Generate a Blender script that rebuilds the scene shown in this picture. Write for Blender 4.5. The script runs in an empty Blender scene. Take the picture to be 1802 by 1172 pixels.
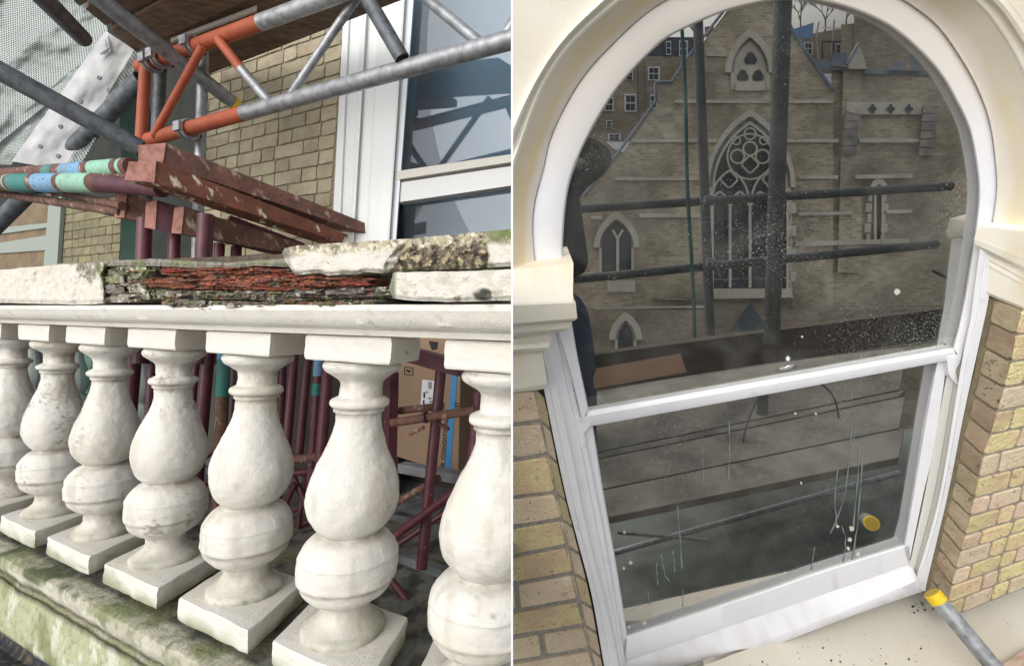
import bpy, bmesh, math, random
from mathutils import Vector, Matrix, noise
random.seed(7)
C = bpy.context.scene.collection
V = Vector
# ------------------------------------------------------------------ camera, world, sun
# Working frame K: x right, y down, z forward from the camera. DOWN is plumb for the window wall and the street.
F, CX, CY = 900.0, 901.0, 586.0
DOWN = V((.214, .875, .434)).normalized()
def kl(p): return V((p[0], -p[1], -p[2]))            # frame K -> camera local axes
_up = kl(-DOWN); _f = V((0, 0, -1)); _fh = (_f - _up*_f.dot(_up)).normalized(); _x = _fh.cross(_up)
ROT = Matrix((_x, _fh, _up))                          # camera local -> world
CAM = V((0, 0, 15.0))
def W(p): return CAM + ROT @ kl(p)
def WD(p): return ROT @ kl(p)
cd = bpy.data.cameras.new('camera'); cam = bpy.data.objects.new('camera', cd); C.objects.link(cam)
cd.sensor_width = 36; cd.lens = 36*F/1802; cd.clip_start = .02; cd.clip_end = 2000
cam.matrix_world = Matrix.Translation(CAM) @ ROT.to_4x4()
sc = bpy.context.scene; sc.camera = cam
SUN_EL, SUN_AZ = math.radians(52), math.radians(218)  # azimuth clockwise from +Y
w = bpy.data.worlds.new('World'); sc.world = w; w.use_nodes = True
nt = w.node_tree; bg = nt.nodes['Background']
sky = nt.nodes.new('ShaderNodeTexSky'); sky.sky_type = 'NISHITA'; sky.sun_disc = False
sky.sun_elevation = SUN_EL; sky.sun_rotation = SUN_AZ; sky.dust_density = 4; sky.air_density = 1.2
hs = nt.nodes.new('ShaderNodeHueSaturation'); hs.inputs['Saturation'].default_value = .3
nt.links.new(sky.outputs[0], hs.inputs['Color']); nt.links.new(hs.outputs[0], bg.inputs[0]); bg.inputs[1].default_value = .15
sd = bpy.data.lights.new('sun', 'SUN'); sd.energy = .75; sd.angle = math.radians(60); sd.color = (1, .99, .97)
so = bpy.data.objects.new('sun', sd); C.objects.link(so)
sdir = V((math.sin(SUN_AZ)*math.cos(SUN_EL), math.cos(SUN_AZ)*math.cos(SUN_EL), math.sin(SUN_EL)))
so.rotation_euler = sdir.to_track_quat('Z', 'Y').to_euler(); so.location = (0, -5, 40)
sc.view_settings.view_transform = 'Standard'; sc.view_settings.look = 'None'; sc.view_settings.gamma = 1
sc.view_settings.use_curve_mapping = False
sc.view_settings.exposure = 0.42
sc.render.engine = 'CYCLES'; sc.cycles.max_bounces = 8; sc.cycles.transparent_max_bounces = 12
sc.cycles.use_denoising = True

# ------------------------------------------------------------------ materials
def S(h):                                             # sRGB 0-255 -> linear
    return tuple(((c/255/12.92) if c/255 <= .04045 else ((c/255+.055)/1.055)**2.4) for c in h)
MATS = {}
def mat(name, col=(.5, .5, .5), rough=.6, mix=None, bump=None, metal=0, rand=0, speck=None, tint=False, brick=None, streak=None, coord='Object', spec=.5):
    """mix=(scale,col2,lo,hi)  bump=(scale,strength,dist)  speck=(scale,col,threshold)"""
    if name in MATS: return MATS[name]
    m = bpy.data.materials.new(name); m.use_nodes = True; MATS[name] = m
    t = m.node_tree; L = t.links.new; N = t.nodes.new; b = t.nodes['Principled BSDF']
    b.inputs['Roughness'].default_value = rough; b.inputs['Metallic'].default_value = metal
    b.inputs['Specular IOR Level'].default_value = spec
    tc = N('ShaderNodeTexCoord'); co = tc.outputs[coord]
    if tint:
        a = N('ShaderNodeAttribute'); a.attribute_name = 'tint'; cur = a.outputs['Color']
    else:
        r = N('ShaderNodeRGB'); r.outputs[0].default_value = (*col, 1); cur = r.outputs[0]
    def blend(fac, c2, cur):
        x = N('ShaderNodeMixRGB'); L(fac, x.inputs[0]); L(cur, x.inputs[1])
        if isinstance(c2, tuple): x.inputs[2].default_value = (*c2, 1)
        else: L(c2, x.inputs[2])
        return x.outputs[0]
    def ramp(src, lo, hi):
        g = N('ShaderNodeMapRange'); L(src, g.inputs[0]); g.inputs[1].default_value = lo; g.inputs[2].default_value = hi; return g.outputs[0]
    def nz(scale, detail=6, stretch=None, r=.6):
        n = N('ShaderNodeTexNoise'); n.inputs['Scale'].default_value = scale; n.inputs['Detail'].default_value = detail; n.inputs['Roughness'].default_value = r
        src = co
        if rand:
            oi = N('ShaderNodeObjectInfo'); va = N('ShaderNodeVectorMath'); va.operation = 'ADD'
            cx = N('ShaderNodeCombineXYZ'); ml = N('ShaderNodeMath'); ml.operation = 'MULTIPLY'; ml.inputs[1].default_value = 37.0
            L(oi.outputs['Random'], ml.inputs[0]); L(ml.outputs[0], cx.inputs[0]); L(co, va.inputs[0]); L(cx.outputs[0], va.inputs[1]); src = va.outputs[0]
        if stretch:
            mp = N('ShaderNodeMapping'); mp.inputs['Scale'].default_value = stretch; L(src, mp.inputs[0]); src = mp.outputs[0]
        L(src, n.inputs['Vector']); return n.outputs[0]
    bh = None
    if brick:
        bt = N('ShaderNodeTexBrick'); bt.inputs['Scale'].default_value = brick[0]
        bt.inputs['Color1'].default_value = (*brick[1], 1); bt.inputs['Color2'].default_value = (*brick[2], 1); bt.inputs['Mortar'].default_value = (*brick[3], 1)
        bt.inputs['Mortar Size'].default_value = .02; bt.inputs['Brick Width'].default_value = .5; bt.inputs['Row Height'].default_value = .2
        L(co, bt.inputs['Vector']); cur = bt.outputs['Color']; bh = bt.outputs['Fac']
    if mix:
        for q in (mix if isinstance(mix, list) else [mix]):
            cur = blend(ramp(nz(q[0], stretch=(q[4] if len(q) > 4 else None)), q[2], q[3]), q[1], cur)
    if speck:
        for q in (speck if isinstance(speck, list) else [speck]):
            v = N('ShaderNodeTexVoronoi'); v.inputs['Scale'].default_value = q[0]; L(co, v.inputs['Vector'])
            g = N('ShaderNodeMath'); g.operation = 'LESS_THAN'; L(v.outputs['Distance'], g.inputs[0])
            n2 = nz(q[0]*.23, 3); g2 = N('ShaderNodeMath'); g2.operation = 'MULTIPLY'; L(ramp(n2, .5, .72), g2.inputs[0]); g2.inputs[1].default_value = q[2]
            L(g2.outputs[0], g.inputs[1]); cur = blend(g.outputs[0], q[1], cur)
    if rand:
        oi = N('ShaderNodeObjectInfo'); h2 = N('ShaderNodeHueSaturation')
        mr = N('ShaderNodeMapRange'); L(oi.outputs['Random'], mr.inputs[0]); mr.inputs[3].default_value = 1-rand; mr.inputs[4].default_value = 1+rand
        mr2 = N('ShaderNodeMath'); mr2.operation = 'MULTIPLY'; mr2.inputs[1].default_value = 7.3; L(oi.outputs['Random'], mr2.inputs[0])
        fr = N('ShaderNodeMath'); fr.operation = 'FRACT'; L(mr2.outputs[0], fr.inputs[0])
        mh = N('ShaderNodeMapRange'); L(fr.outputs[0], mh.inputs[0]); mh.inputs[3].default_value = .5-rand*.07; mh.inputs[4].default_value = .5+rand*.05
        L(mh.outputs[0], h2.inputs['Hue']); L(mr.outputs[0], h2.inputs['Value']); L(cur, h2.inputs['Color']); cur = h2.outputs[0]
    L(cur, b.inputs['Base Color'])
    if bump or bh:
        prev = None
        for q in (bump if isinstance(bump, list) else [bump] if bump else []):
            bp = N('ShaderNodeBump'); bp.inputs['Strength'].default_value = q[1]; bp.inputs['Distance'].default_value = q[2]
            L(nz(q[0], 8, stretch=(q[3] if len(q) > 3 else None)), bp.inputs['Height'])
            if prev: L(prev, bp.inputs['Normal'])
            prev = bp.outputs[0]
        if prev: L(prev, b.inputs['Normal'])
    return m
def glassmat(name, refl, tcol, dirt, specks):
    if name in MATS: return MATS[name]
    m = bpy.data.materials.new(name); m.use_nodes = True; MATS[name] = m
    t = m.node_tree; L = t.links.new; N = t.nodes.new; t.nodes.remove(t.nodes['Principled BSDF']); out = t.nodes['Material Output']
    g = N('ShaderNodeBsdfGlossy'); g.inputs['Roughness'].default_value = 0; g.inputs['Color'].default_value = (.95, .95, .95, 1)
    tr = N('ShaderNodeBsdfTransparent'); tr.inputs['Color'].default_value = (*tcol, 1)
    mx = N('ShaderNodeMixShader'); mx.inputs[0].default_value = refl; L(tr.outputs[0], mx.inputs[1]); L(g.outputs[0], mx.inputs[2])
    d = N('ShaderNodeBsdfDiffuse'); d.inputs['Color'].default_value = (.5, .5, .47, 1)
    tc = N('ShaderNodeTexCoord'); n = N('ShaderNodeTexNoise'); n.inputs['Scale'].default_value = 3.5; n.inputs['Detail'].default_value = 8; n.inputs['Distortion'].default_value = 1.2
    L(tc.outputs['Object'], n.inputs['Vector'])
    mr = N('ShaderNodeMapRange'); mr.inputs[1].default_value = .45; mr.inputs[2].default_value = .8; mr.inputs[3].default_value = .015; mr.inputs[4].default_value = dirt
    L(n.outputs[0], mr.inputs[0])
    last = mr.outputs[0]
    for sc_, th in specks:
        v = N('ShaderNodeTexVoronoi'); v.inputs['Scale'].default_value = sc_; L(tc.outputs['Object'], v.inputs['Vector'])
        n2 = N('ShaderNodeTexNoise'); n2.inputs['Scale'].default_value = 2.2; L(tc.outputs['Object'], n2.inputs['Vector'])
        r2 = N('ShaderNodeMapRange'); r2.inputs[1].default_value = .35; r2.inputs[2].default_value = .75; r2.inputs[3].default_value = .02; r2.inputs[4].default_value = th; L(n2.outputs[0], r2.inputs[0])
        ls = N('ShaderNodeMath'); ls.operation = 'LESS_THAN'; L(v.outputs['Distance'], ls.inputs[0]); L(r2.outputs[0], ls.inputs[1])
        ml = N('ShaderNodeMath'); ml.operation = 'MULTIPLY'; ml.inputs[1].default_value = .6; L(ls.outputs[0], ml.inputs[0])
        mxm = N('ShaderNodeMath'); mxm.operation = 'MAXIMUM'; L(last, mxm.inputs[0]); L(ml.outputs[0], mxm.inputs[1]); last = mxm.outputs[0]
    m2 = N('ShaderNodeMixShader'); L(last, m2.inputs[0]); L(mx.outputs[0], m2.inputs[1]); L(d.outputs[0], m2.inputs[2]); L(m2.outputs[0], out.inputs[0])
    return m

# ------------------------------------------------------------------ building helpers (all points in frame K)
def ray(px, py): return V(((px-CX)/F, (py-CY)/F, 1))
def pz(px, py, z): return ray(px, py)*z
def hit(px, py, n, c): r = ray(px, py); return r*(c/n.dot(r))
HOME = {}
def thing(name, label, cat, at, group=None):
    o = bpy.data.objects.new(name, None); C.objects.link(o); o.empty_display_size = .1
    o.location = W(at); o['label'] = label; o['category'] = cat
    if group: o['group'] = group
    HOME[o.name] = W(at); return o
def tag(o, label, cat, group=None):
    o['label'] = label; o['category'] = cat
    if group: o['group'] = group
    return o
CLIP = {'L': V((1, 0, 0)), 'R': V((-1, 0, 0))}
def make(name, vs, fs, m, parent=None, smooth=False, tint=None, clip=None, uv=None, kind=None, label=None, recalc=True):
    me = bpy.data.meshes.new(name); bm = bmesh.new()
    lay = bm.verts.layers.float_color.new('tint') if tint else None
    uvl = bm.loops.layers.uv.new('UVMap') if uv else None
    bv = []
    for i, p in enumerate(vs):
        v = bm.verts.new(p); bv.append(v)
        if tint: v[lay] = (*tint[i][:3], 1)
    bm.verts.index_update()
    for f in fs:
        try: fa = bm.faces.new([bv[i] for i in f])
        except ValueError: continue
        if uv:
            for lp, i in zip(fa.loops, f): lp[uvl].uv = uv[i]
    if clip:
        no = CLIP[clip]; co = V(((-.0012 if clip == 'L' else .0012), 0, 0))
        if any((v.co-co).dot(no) > 0 for v in bm.verts):
            r = bmesh.ops.bisect_plane(bm, geom=bm.verts[:]+bm.edges[:]+bm.faces[:], plane_co=co, plane_no=no, clear_outer=True)
            ed = [e for e in r['geom_cut'] if isinstance(e, bmesh.types.BMEdge)]
            if ed:
                try: bmesh.ops.holes_fill(bm, edges=ed, sides=0)
                except Exception: pass
    if len(bm.faces) == 0: bm.free(); return None
    if recalc: bmesh.ops.recalc_face_normals(bm, faces=bm.faces[:])
    for f in bm.faces: f.smooth = smooth
    ws = [W(v.co) for v in bm.verts]
    if parent is not None:
        top = parent
        org = HOME[parent.name]
    else:
        org = sum(ws, V())/len(ws); org.z = min(q.z for q in ws)
    for v, q in zip(bm.verts, ws): v.co = q-org
    bmesh.ops.recalc_face_normals(bm, faces=bm.faces[:]) if recalc else None
    bm.to_mesh(me); bm.free(); me.materials.append(m)
    if smooth: me.set_sharp_from_angle(angle=math.radians(38))
    o = bpy.data.objects.new(name, me); C.objects.link(o)
    if parent is not None: o.parent = parent
    else: o.location = org
    HOME[o.name] = org
    if kind: o['kind'] = kind
    if label: o['label'] = label
    return o
class B:                                              # collects shapes that make ONE mesh
    def __init__(s): s.v = []; s.f = []; s.t = []
    def add(s, vs, fs, t=None):
        k = len(s.v); s.v += [V(p) for p in vs]; s.f += [tuple(i+k for i in f) for f in fs]
        s.t += (t if isinstance(t, list) else [t]*len(vs)); return s
    def build(s, name, m, parent=None, **kw):
        if s.t and s.t[0] is not None: kw['tint'] = s.t
        return make(name, s.v, s.f, m, parent, **kw)
def frame_of(d):
    d = d.normalized(); a = d.cross(V((0, 1, 0))) if abs(d.y) < .9 else d.cross(V((1, 0, 0)))
    a.normalize(); return a, d.cross(a)
def tube_g(pts, rs, n=14, caps=True, hollow=0):
    pts = [V(p) for p in pts]
    if not isinstance(rs, (list, tuple)): rs = [rs]*len(pts)
    vs, fs = [], []; a = None
    for i, p in enumerate(pts):
        d = (pts[min(i+1, len(pts)-1)]-pts[max(i-1, 0)]).normalized()
        if a is None: a, b = frame_of(d)
        else: a = (a-d*a.dot(d)).normalized(); b = d.cross(a)
        for k in range(n):
            q = 2*math.pi*k/n; vs.append(p+(a*math.cos(q)+b*math.sin(q))*rs[i])
    for i in range(len(pts)-1):
        for k in range(n): fs.append((i*n+k, i*n+(k+1) % n, (i+1)*n+(k+1) % n, (i+1)*n+k))
    if caps: fs.append(tuple(range(n))); fs.append(tuple((len(pts)-1)*n+k for k in range(n)))
    return vs, fs
def box_g(o, ax, ay, az):                             # corner + three edge vectors
    vs = [o+ax*i+ay*j+az*k for k in (0, 1) for j in (0, 1) for i in (0, 1)]
    return vs, [(0, 1, 3, 2), (4, 5, 7, 6), (0, 1, 5, 4), (2, 3, 7, 6), (0, 2, 6, 4), (1, 3, 7, 5)]
def bar_g(p, q, wv, hv):                              # square bar along p-q with half vectors
    return box_g(p-wv-hv, q-p, wv*2, hv*2)
def slab_g(front, back):                              # closed solid between two equal polygons
    n = len(front)
    return front+back, [tuple(range(n)), tuple(range(n, 2*n))]+[(i, (i+1) % n, n+(i+1) % n, n+i) for i in range(n)]
def grid_g(rows, close=False):
    n = len(rows[0]); vs = [p for r in rows for p in r]
    return vs, [(i*n+j, i*n+j+1, (i+1)*n+j+1, (i+1)*n+j) for i in range(len(rows)-1) for j in range(n-1)]
def resample(pts, n, smooth=True):
    if smooth and len(pts) > 2:
        out = []
        P = [pts[0]]+list(pts)+[pts[-1]]
        for i in range(1, len(P)-2):
            for k in range(12):
                t = k/12; a, b, c, d = [V((*q, 0)) if len(q) == 2 else V(q) for q in P[i-1:i+3]]
                out.append(.5*((2*b)+(c-a)*t+(2*a-5*b+4*c-d)*t*t+(3*b-a-3*c+d)*t**3))
        e = pts[-1]; out.append(V((*e, 0)) if len(e) == 2 else V(e))
    else: out = [V((*q, 0)) if len(q) == 2 else V(q) for q in pts]
    ds = [0]
    for a, b in zip(out, out[1:]): ds.append(ds[-1]+(b-a).length)
    res = []; j = 0
    for i in range(n):
        s = ds[-1]*i/(n-1)
        while j < len(ds)-2 and ds[j+1] < s: j += 1
        u = (s-ds[j])/max(1e-9, ds[j+1]-ds[j]); res.append(out[j].lerp(out[j+1], min(1, max(0, u))))
    return res
def interp(poly, x):
    if x <= poly[0][0]:
        a, b = poly[0], poly[1]
    elif x >= poly[-1][0]: a, b = poly[-2], poly[-1]
    else:
        for a, b in zip(poly, poly[1:]):
            if a[0] <= x <= b[0]: break
    return a[1]+(b[1]-a[1])*(x-a[0])/(b[0]-a[0]+1e-9)
def nz3(p, s, oct=4): return noise.fractal(V(p)*s, 1.0, 2.1, oct)
def mixc(a, b, t): t = max(0, min(1, t)); return tuple(a[i]+(b[i]-a[i])*t for i in range(3))
def sst(a, b, x): t = max(0, min(1, (x-a)/(b-a))); return t*t*(3-2*t)

WHITE = S((217, 213, 204))
m_paint = mat('weathered_white_paint', tint=True, rough=.6, mix=[(9, S((208, 202, 190)), .5, .95)], bump=[(20, .3, .006), (80, .45, .003), (280, .6, .002)], speck=[(170, S((120, 110, 98)), .16), (60, S((96, 90, 82)), .07)])
m_cop = mat('coping_old_paint', tint=True, rough=.75, mix=[(50, S((196, 188, 172)), .56, .8, (1, 1, 3)), (26, S((150, 144, 128)), .66, .78)], bump=[(18, .5, .008), (70, .7, .004, (1, 1, 4)), (240, .8, .0025)], speck=[(150, S((110, 102, 90)), .2)])
m_stone = mat('crumbling_mortar', tint=True, rough=.9, mix=[(45, S((92, 86, 76)), .5, .9), (120, S((150, 144, 130)), .6, .85)], bump=[(60, .9, .01), (260, .6, .003)])
m_redtile = mat('split_red_tile', S((166, 86, 56)), rough=.9, mix=[(30, S((112, 60, 44)), .42, .68, (1, 1, 5)), (80, S((190, 122, 90)), .58, .8), (24, S((96, 88, 78)), .52, .66)], bump=[(50, 1, .012, (1, 1, 6)), (200, .8, .003)], rand=.25)
m_shard = mat('grey_mortar_shard', S((128, 122, 112)), rough=.9, mix=[(40, S((72, 68, 60)), .42, .7), (14, S((104, 108, 70)), .52, .66)], bump=[(50, 1, .012), (220, .8, .003)], rand=.2)
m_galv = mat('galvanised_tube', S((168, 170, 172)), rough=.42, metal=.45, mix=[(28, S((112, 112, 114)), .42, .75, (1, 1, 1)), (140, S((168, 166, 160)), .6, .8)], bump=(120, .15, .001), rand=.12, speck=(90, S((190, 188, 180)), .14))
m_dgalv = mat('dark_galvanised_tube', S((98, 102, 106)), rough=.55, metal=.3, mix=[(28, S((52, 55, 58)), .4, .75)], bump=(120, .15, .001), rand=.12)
m_orange = mat('orange_painted_steel', S((170, 84, 54)), rough=.6, mix=[(14, S((140, 66, 42)), .45, .8), (60, S((120, 104, 96)), .62, .68), (160, S((92, 58, 46)), .64, .7)], bump=(90, .2, .001))
m_maroon = mat('maroon_painted_steel', S((94, 46, 54)), rough=.45, mix=[(20, S((66, 30, 38)), .4, .75), (60, S((92, 60, 46)), .6, .7)], bump=(80, .25, .001), rand=.12, speck=[(70, S((200, 190, 180)), .17)])
m_rust = mat('rusty_maroon_steel', S((122, 82, 72)), rough=.8, mix=[(18, S((92, 66, 54)), .35, .62), (34, S((176, 158, 138)), .57, .7, (1, 1, .35)), (60, S((64, 38, 34)), .55, .75)], bump=[(50, .5, .002)], rand=.12)
m_teal = mat('teal_band', S((44, 124, 116)), rough=.6, mix=[(40, S((96, 70, 62)), .60, .66), (8, S((120, 124, 120)), .45, .9), (130, S((80, 60, 54)), .64, .7)], bump=(60, .3, .001))
m_blue = mat('pale_blue_band', S((116, 164, 200)), rough=.6, mix=[(40, S((96, 70, 62)), .60, .66), (8, S((120, 124, 120)), .45, .9), (130, S((80, 60, 54)), .64, .7)], bump=(60, .3, .001))
m_mint = mat('mint_band', S((146, 198, 172)), rough=.6, mix=[(40, S((96, 70, 62)), .60, .66), (8, S((120, 124, 120)), .45, .9), (130, S((80, 60, 54)), .64, .7)], bump=(60, .3, .001))
m_wood = mat('weathered_board', S((128, 104, 82)), rough=.8, mix=[(7, S((78, 60, 46)), .38, .7, (1, 6, 6)), (3, S((150, 132, 110)), .55, .8)], bump=[(26, .5, .004, (1, 6, 6))], rand=.22)
m_deck = mat('grey_deck_board', S((138, 138, 140)), rough=.8, mix=[(8, S((76, 76, 80)), .38, .7), (60, S((165, 163, 160)), .64, .8)], bump=[(40, .5, .003)], rand=.18, speck=(60, S((215, 212, 205)), .16))
m_brickL = mat('yellow_stock_brick', S((170, 162, 134)), rough=.85, mix=[(9, S((152, 140, 116)), .42, .66), (26, S((174, 156, 138)), .55, .75), (70, S((118, 106, 86)), .66, .78)], bump=[(50, .6, .004)], rand=.16)
m_brickR = mat('clean_stock_brick', S((228, 214, 158)), rough=.85, mix=[(9, S((216, 186, 152)), .42, .62), (30, S((204, 194, 140)), .55, .75), (22, S((84, 76, 70)), .66, .72), (120, S((202, 184, 140)), .5, .7), (260, S((236, 224, 190)), .6, .7), (75, S((116, 100, 80)), .63, .67), (14, S((150, 138, 116)), .6, .8)], bump=[(28, .8, .010), (90, 1, .006), (260, .9, .003)], rand=.10, speck=[(190, S((90, 76, 60)), .2)])
m_brickP = mat('pink_stock_brick', S((228, 208, 180)), rough=.85, mix=[(9, S((220, 196, 164)), .42, .62), (30, S((210, 190, 140)), .6, .8), (75, S((124, 104, 86)), .63, .67), (14, S((164, 148, 126)), .6, .8)], bump=[(28, .8, .010), (90, 1, .006), (260, .9, .003)], rand=.1, speck=[(190, S((110, 92, 74)), .2)])
m_brickG = mat('grimy_stock_brick', S((158, 144, 118)), rough=.85, mix=[(75, S((92, 80, 64)), .6, .66), (9, S((138, 120, 96)), .42, .62), (30, S((140, 132, 96)), .55, .75), (22, S((58, 52, 46)), .62, .7)], bump=[(60, .7, .004)], rand=.16)
m_mortar = mat('lime_mortar', S((160, 154, 142)), rough=.95, mix=(60, S((118, 112, 102)), .4, .8), bump=[(120, .8, .003)])
m_cream = mat('cream_masonry_paint', tint=True, rough=.6, spec=.3, bump=[(40, .2, .003), (240, .4, .0012)], mix=[(5, S((226, 216, 196)), .58, .9), (70, S((206, 198, 182)), .64, .8), (1.6, S((216, 208, 192)), .5, .8)])
m_wpaint = mat('fresh_white_gloss', tint=True, rough=.5, spec=.3, bump=[(120, .12, .0006)], mix=[(60, S((226, 226, 228)), .6, .9, (1, 1, .2))], speck=[(60, S((150, 146, 138)), .07), (140, S((180, 176, 168)), .1)])
m_sill = mat('cream_stone_sill', S((212, 206, 190)), rough=.7, mix=[(4, S((202, 192, 172)), .45, .8), (30, S((212, 204, 190)), .5, .8)], bump=[(90, .2, .001)], speck=[(70, S((50, 46, 42)), .16), (26, S((40, 38, 36)), .09)])
m_dark = mat('dark_interior', S((34, 34, 34)), rough=.9)

# ================================================================== SETTING
gz = 0
o = bpy.data.meshes.new('ground'); bmq = bmesh.new(); bmesh.ops.create_grid(bmq, x_segments=8, y_segments=8, size=900); bmq.to_mesh(o); bmq.free()
o.materials.append(mat('street_asphalt', (.11, .11, .108), rough=.9, mix=(.6, (.16, .155, .15), .4, .7), bump=(30, .4, .01)))
g = bpy.data.objects.new('ground', o); C.objects.link(g); g['kind'] = 'structure'; g.location = (0, 0, gz)

# slim white post between the two places
pb = B(); wv = .0019*.62
pb.add(*box_g(V((-wv, 0, .60))-V((0, .55, 0)), V((2*wv, 0, 0)), V((0, 1.1, 0)), V((0, 0, .012))))
tag(pb.build('divider_post', mat('divider_white', S((225, 226, 228)), rough=.6)), 'very thin white upright strip between the balustrade and the arched window', 'divider')

# ================================================================== LEFT: BALUSTRADE
D1 = V((-1701, -46, 900)).normalized(); DR = -D1       # DR: along the rail, to the right and nearer
VL = V((-1455, 16000, 900)).normalized()               # plumb of the balcony
NR = D1.cross(VL).normalized()
if NR.z < 0: NR = -NR
NI = V((129, 0, 900)).normalized()                     # cross direction of blocks
CR = NR.dot(ray(901, 586))*.839
A0 = hit(438, 548, NR, CR)
def tof(px, o=0):
    k = (px-CX)/F; A = A0+NR*o; return (k*A.z-A.x)/(DR.x-k*DR.z)
def LP(t, h, o): return A0+DR*t+VL*h+NR*o
def L(px, py, o): return hit(px, py, NR, CR+o)

bal = thing('balustrade', 'weathered white stone balustrade with a broken coping exposing red tile', 'balustrade', LP(0, .9, .1))
def sweep(prof, t0, t1, nt_, amp=0, color=None, seg=3):
    pr = resample([(a, b) for a, b in prof], len(prof)*seg, False)
    rows = []; cols = []
    for i in range(nt_+1):
        t = t0+(t1-t0)*i/nt_; row = []
        for p in pr:
            q = LP(t, p.x, p.y); d = nz3(q, 9)*amp+nz3(q, 45, 2)*amp*.35
            row.append(q-NR*d); cols.append(color(t, p.x, p.y, q) if color else WHITE)
        rows.append(row)
    v, f = grid_g(rows); return v, f, cols
T0, T1 = tof(-150), 0
T1 = -A0.x/DR.x+.1
def dirty(t, h, o, q):
    n = nz3(q, 6); c = mixc(WHITE, S((214, 208, 194)), sst(0, .6, n)); return mixc(c, S((150, 142, 128)), .6*sst(.6, .9, nz3(q+V((3, 1, 2)), 40)))
# moulded rail under the coping
prof = [(-.012, .22), (-.012, -.062), (-.002, -.062), (.001, -.060), (.003, -.057), (.016, -.054), (.024, -.048), (.029, -.039), (.032, -.028), (.0335, -.026), (.034, -.020), (.044, -.019), (.046, -.014), (.046, .20), (-.012, .22)]
v, f, c = sweep(prof, T0, T1, 220, .0035, dirty)
make('moulded_rail', v, f, m_paint, bal, smooth=True, tint=c, clip='L')
# base course with its moss covered moulding
def hy(px, y, o):                                       # height in the rail frame of a pixel on the plane at offset o
    q = L(px, y, o); d = q-A0; M3 = Matrix((DR, VL, NR)).transposed(); return (M3.inverted() @ d)[1]
h0 = hy(0, 934, 0)
def ofor(y, h):
    lo, hi = -.5, .3
    for _ in range(50):
        mid = (lo+hi)/2
        if hy(0, y, mid) < h: lo = mid
        else: hi = mid
    return lo
def hh(y, o): return hy(0, y, o)
PB = [(h0+.01, 1.0), (h0, .35), (h0, ofor(950, h0)), (hh(958, -.045), -.045), (hh(972, -.075), -.075), (hh(986, -.084), -.084), (hh(998, -.078), -.078), (hh(1001, -.066), -.066),
      (hh(1006, -.064), -.064), (hh(1016, -.066), -.066), (hh(1018, -.076), -.076), (hh(1065, -.084), -.084), (hh(1112, -.092), -.092), (hh(1114, -.078), -.078), (hh(1135, -.086), -.086), (hh(1190, -.16), -.16), (hh(1600, -.3), -.3)]
MOSS, DMOSS, GREY = S((122, 130, 82)), S((76, 86, 58)), S((118, 118, 108))
def basecol(t, h, o, q):
    n1, n2, n3 = nz3(q, 7), nz3(q+V((5, 0, 1)), 16), nz3(q+V((0, 4, 7)), 60)
    if o > ofor_edge: # ledge top
        return mixc(mixc(GREY, S((66, 64, 58)), sst(-.2, .3, n2)), S((118, 118, 84)), sst(.1, .5, n1)*.7)
    if h < hh1:      # round moulding
        sp = sst(hh0_, hh1, h)
        c = mixc(S((196, 192, 172)), MOSS, .85*sst(-.25, .3, n1+.2*n3)); c = mixc(c, DMOSS, .8*sst(.12, .42, nz3(q+V((5, 0, 1)), 9)+.2*n3))
        band = math.exp(-((sp-.62)/.2)**2)
        return mixc(c, S((222, 218, 202)), .85*band*sst(-.35, .1, nz3(q+V((8, 2, 1)), 8)+.35*n3))
    if h < hh2: return mixc(S((70, 72, 54)), S((106, 100, 78)), sst(-.2, .3, n3))
    if h < hh3: c = mixc(S((176, 178, 142)), MOSS, .9*sst(-.1, .45, n1)); return mixc(c, S((212, 210, 192)), .8*sst(.15, .4, n2+.3*n3))
    return mixc(S((52, 56, 64)), S((120, 106, 84)), sst(.15, .4, n3))
ofor_edge = ofor(950, h0)+.012; hh0_ = h0; hh1 = hh(1002, -.07); hh2 = hh(1018, -.074); hh3 = hh(1113, -.09)
v, f, c = sweep(PB, T0, T1, 420, .0045, basecol, seg=6)
make('base_course', v, f, m_stone, bal, smooth=True, tint=c, clip='L')

# balusters
PROF = [(.101, .072), (.105, .077), (.112, .079), (.122, .074), (.132, .060), (.142, .047), (.150, .0435), (.160, .043), (.170, .0435), (.177, .044), (.180, .050), (.185, .0585), (.191, .0605), (.197, .0585), (.2015, .051), (.2025, .0505), (.2100, .0505), (.2115, .0465),
        (.222, .046), (.24, .0475), (.27, .055), (.30, .066), (.33, .0785), (.36, .089), (.385, .0935), (.41, .093), (.435, .0865), (.455, .076), (.468, .064), (.474, .060), (.479, .064), (.487, .078), (.503, .092), (.520, .1005), (.524, .1015), (.526, .1005), (.545, .102), (.562, .1015), (.5725, .1015), (.5745, .0965), (.581, .0960),
        (.598, .089), (.614, .074), (.626, .056), (.634, .0505), (.646, .050), (.658, .053), (.668, .061), (.676, .072), (.683, .083), (.69, .0865), (.697, .0865)]
XS = [(-20, .91), (60, .93), (152, .95), (268, .97), (420, 1.0), (613, 1.02), (None, 1.04)]
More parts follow.
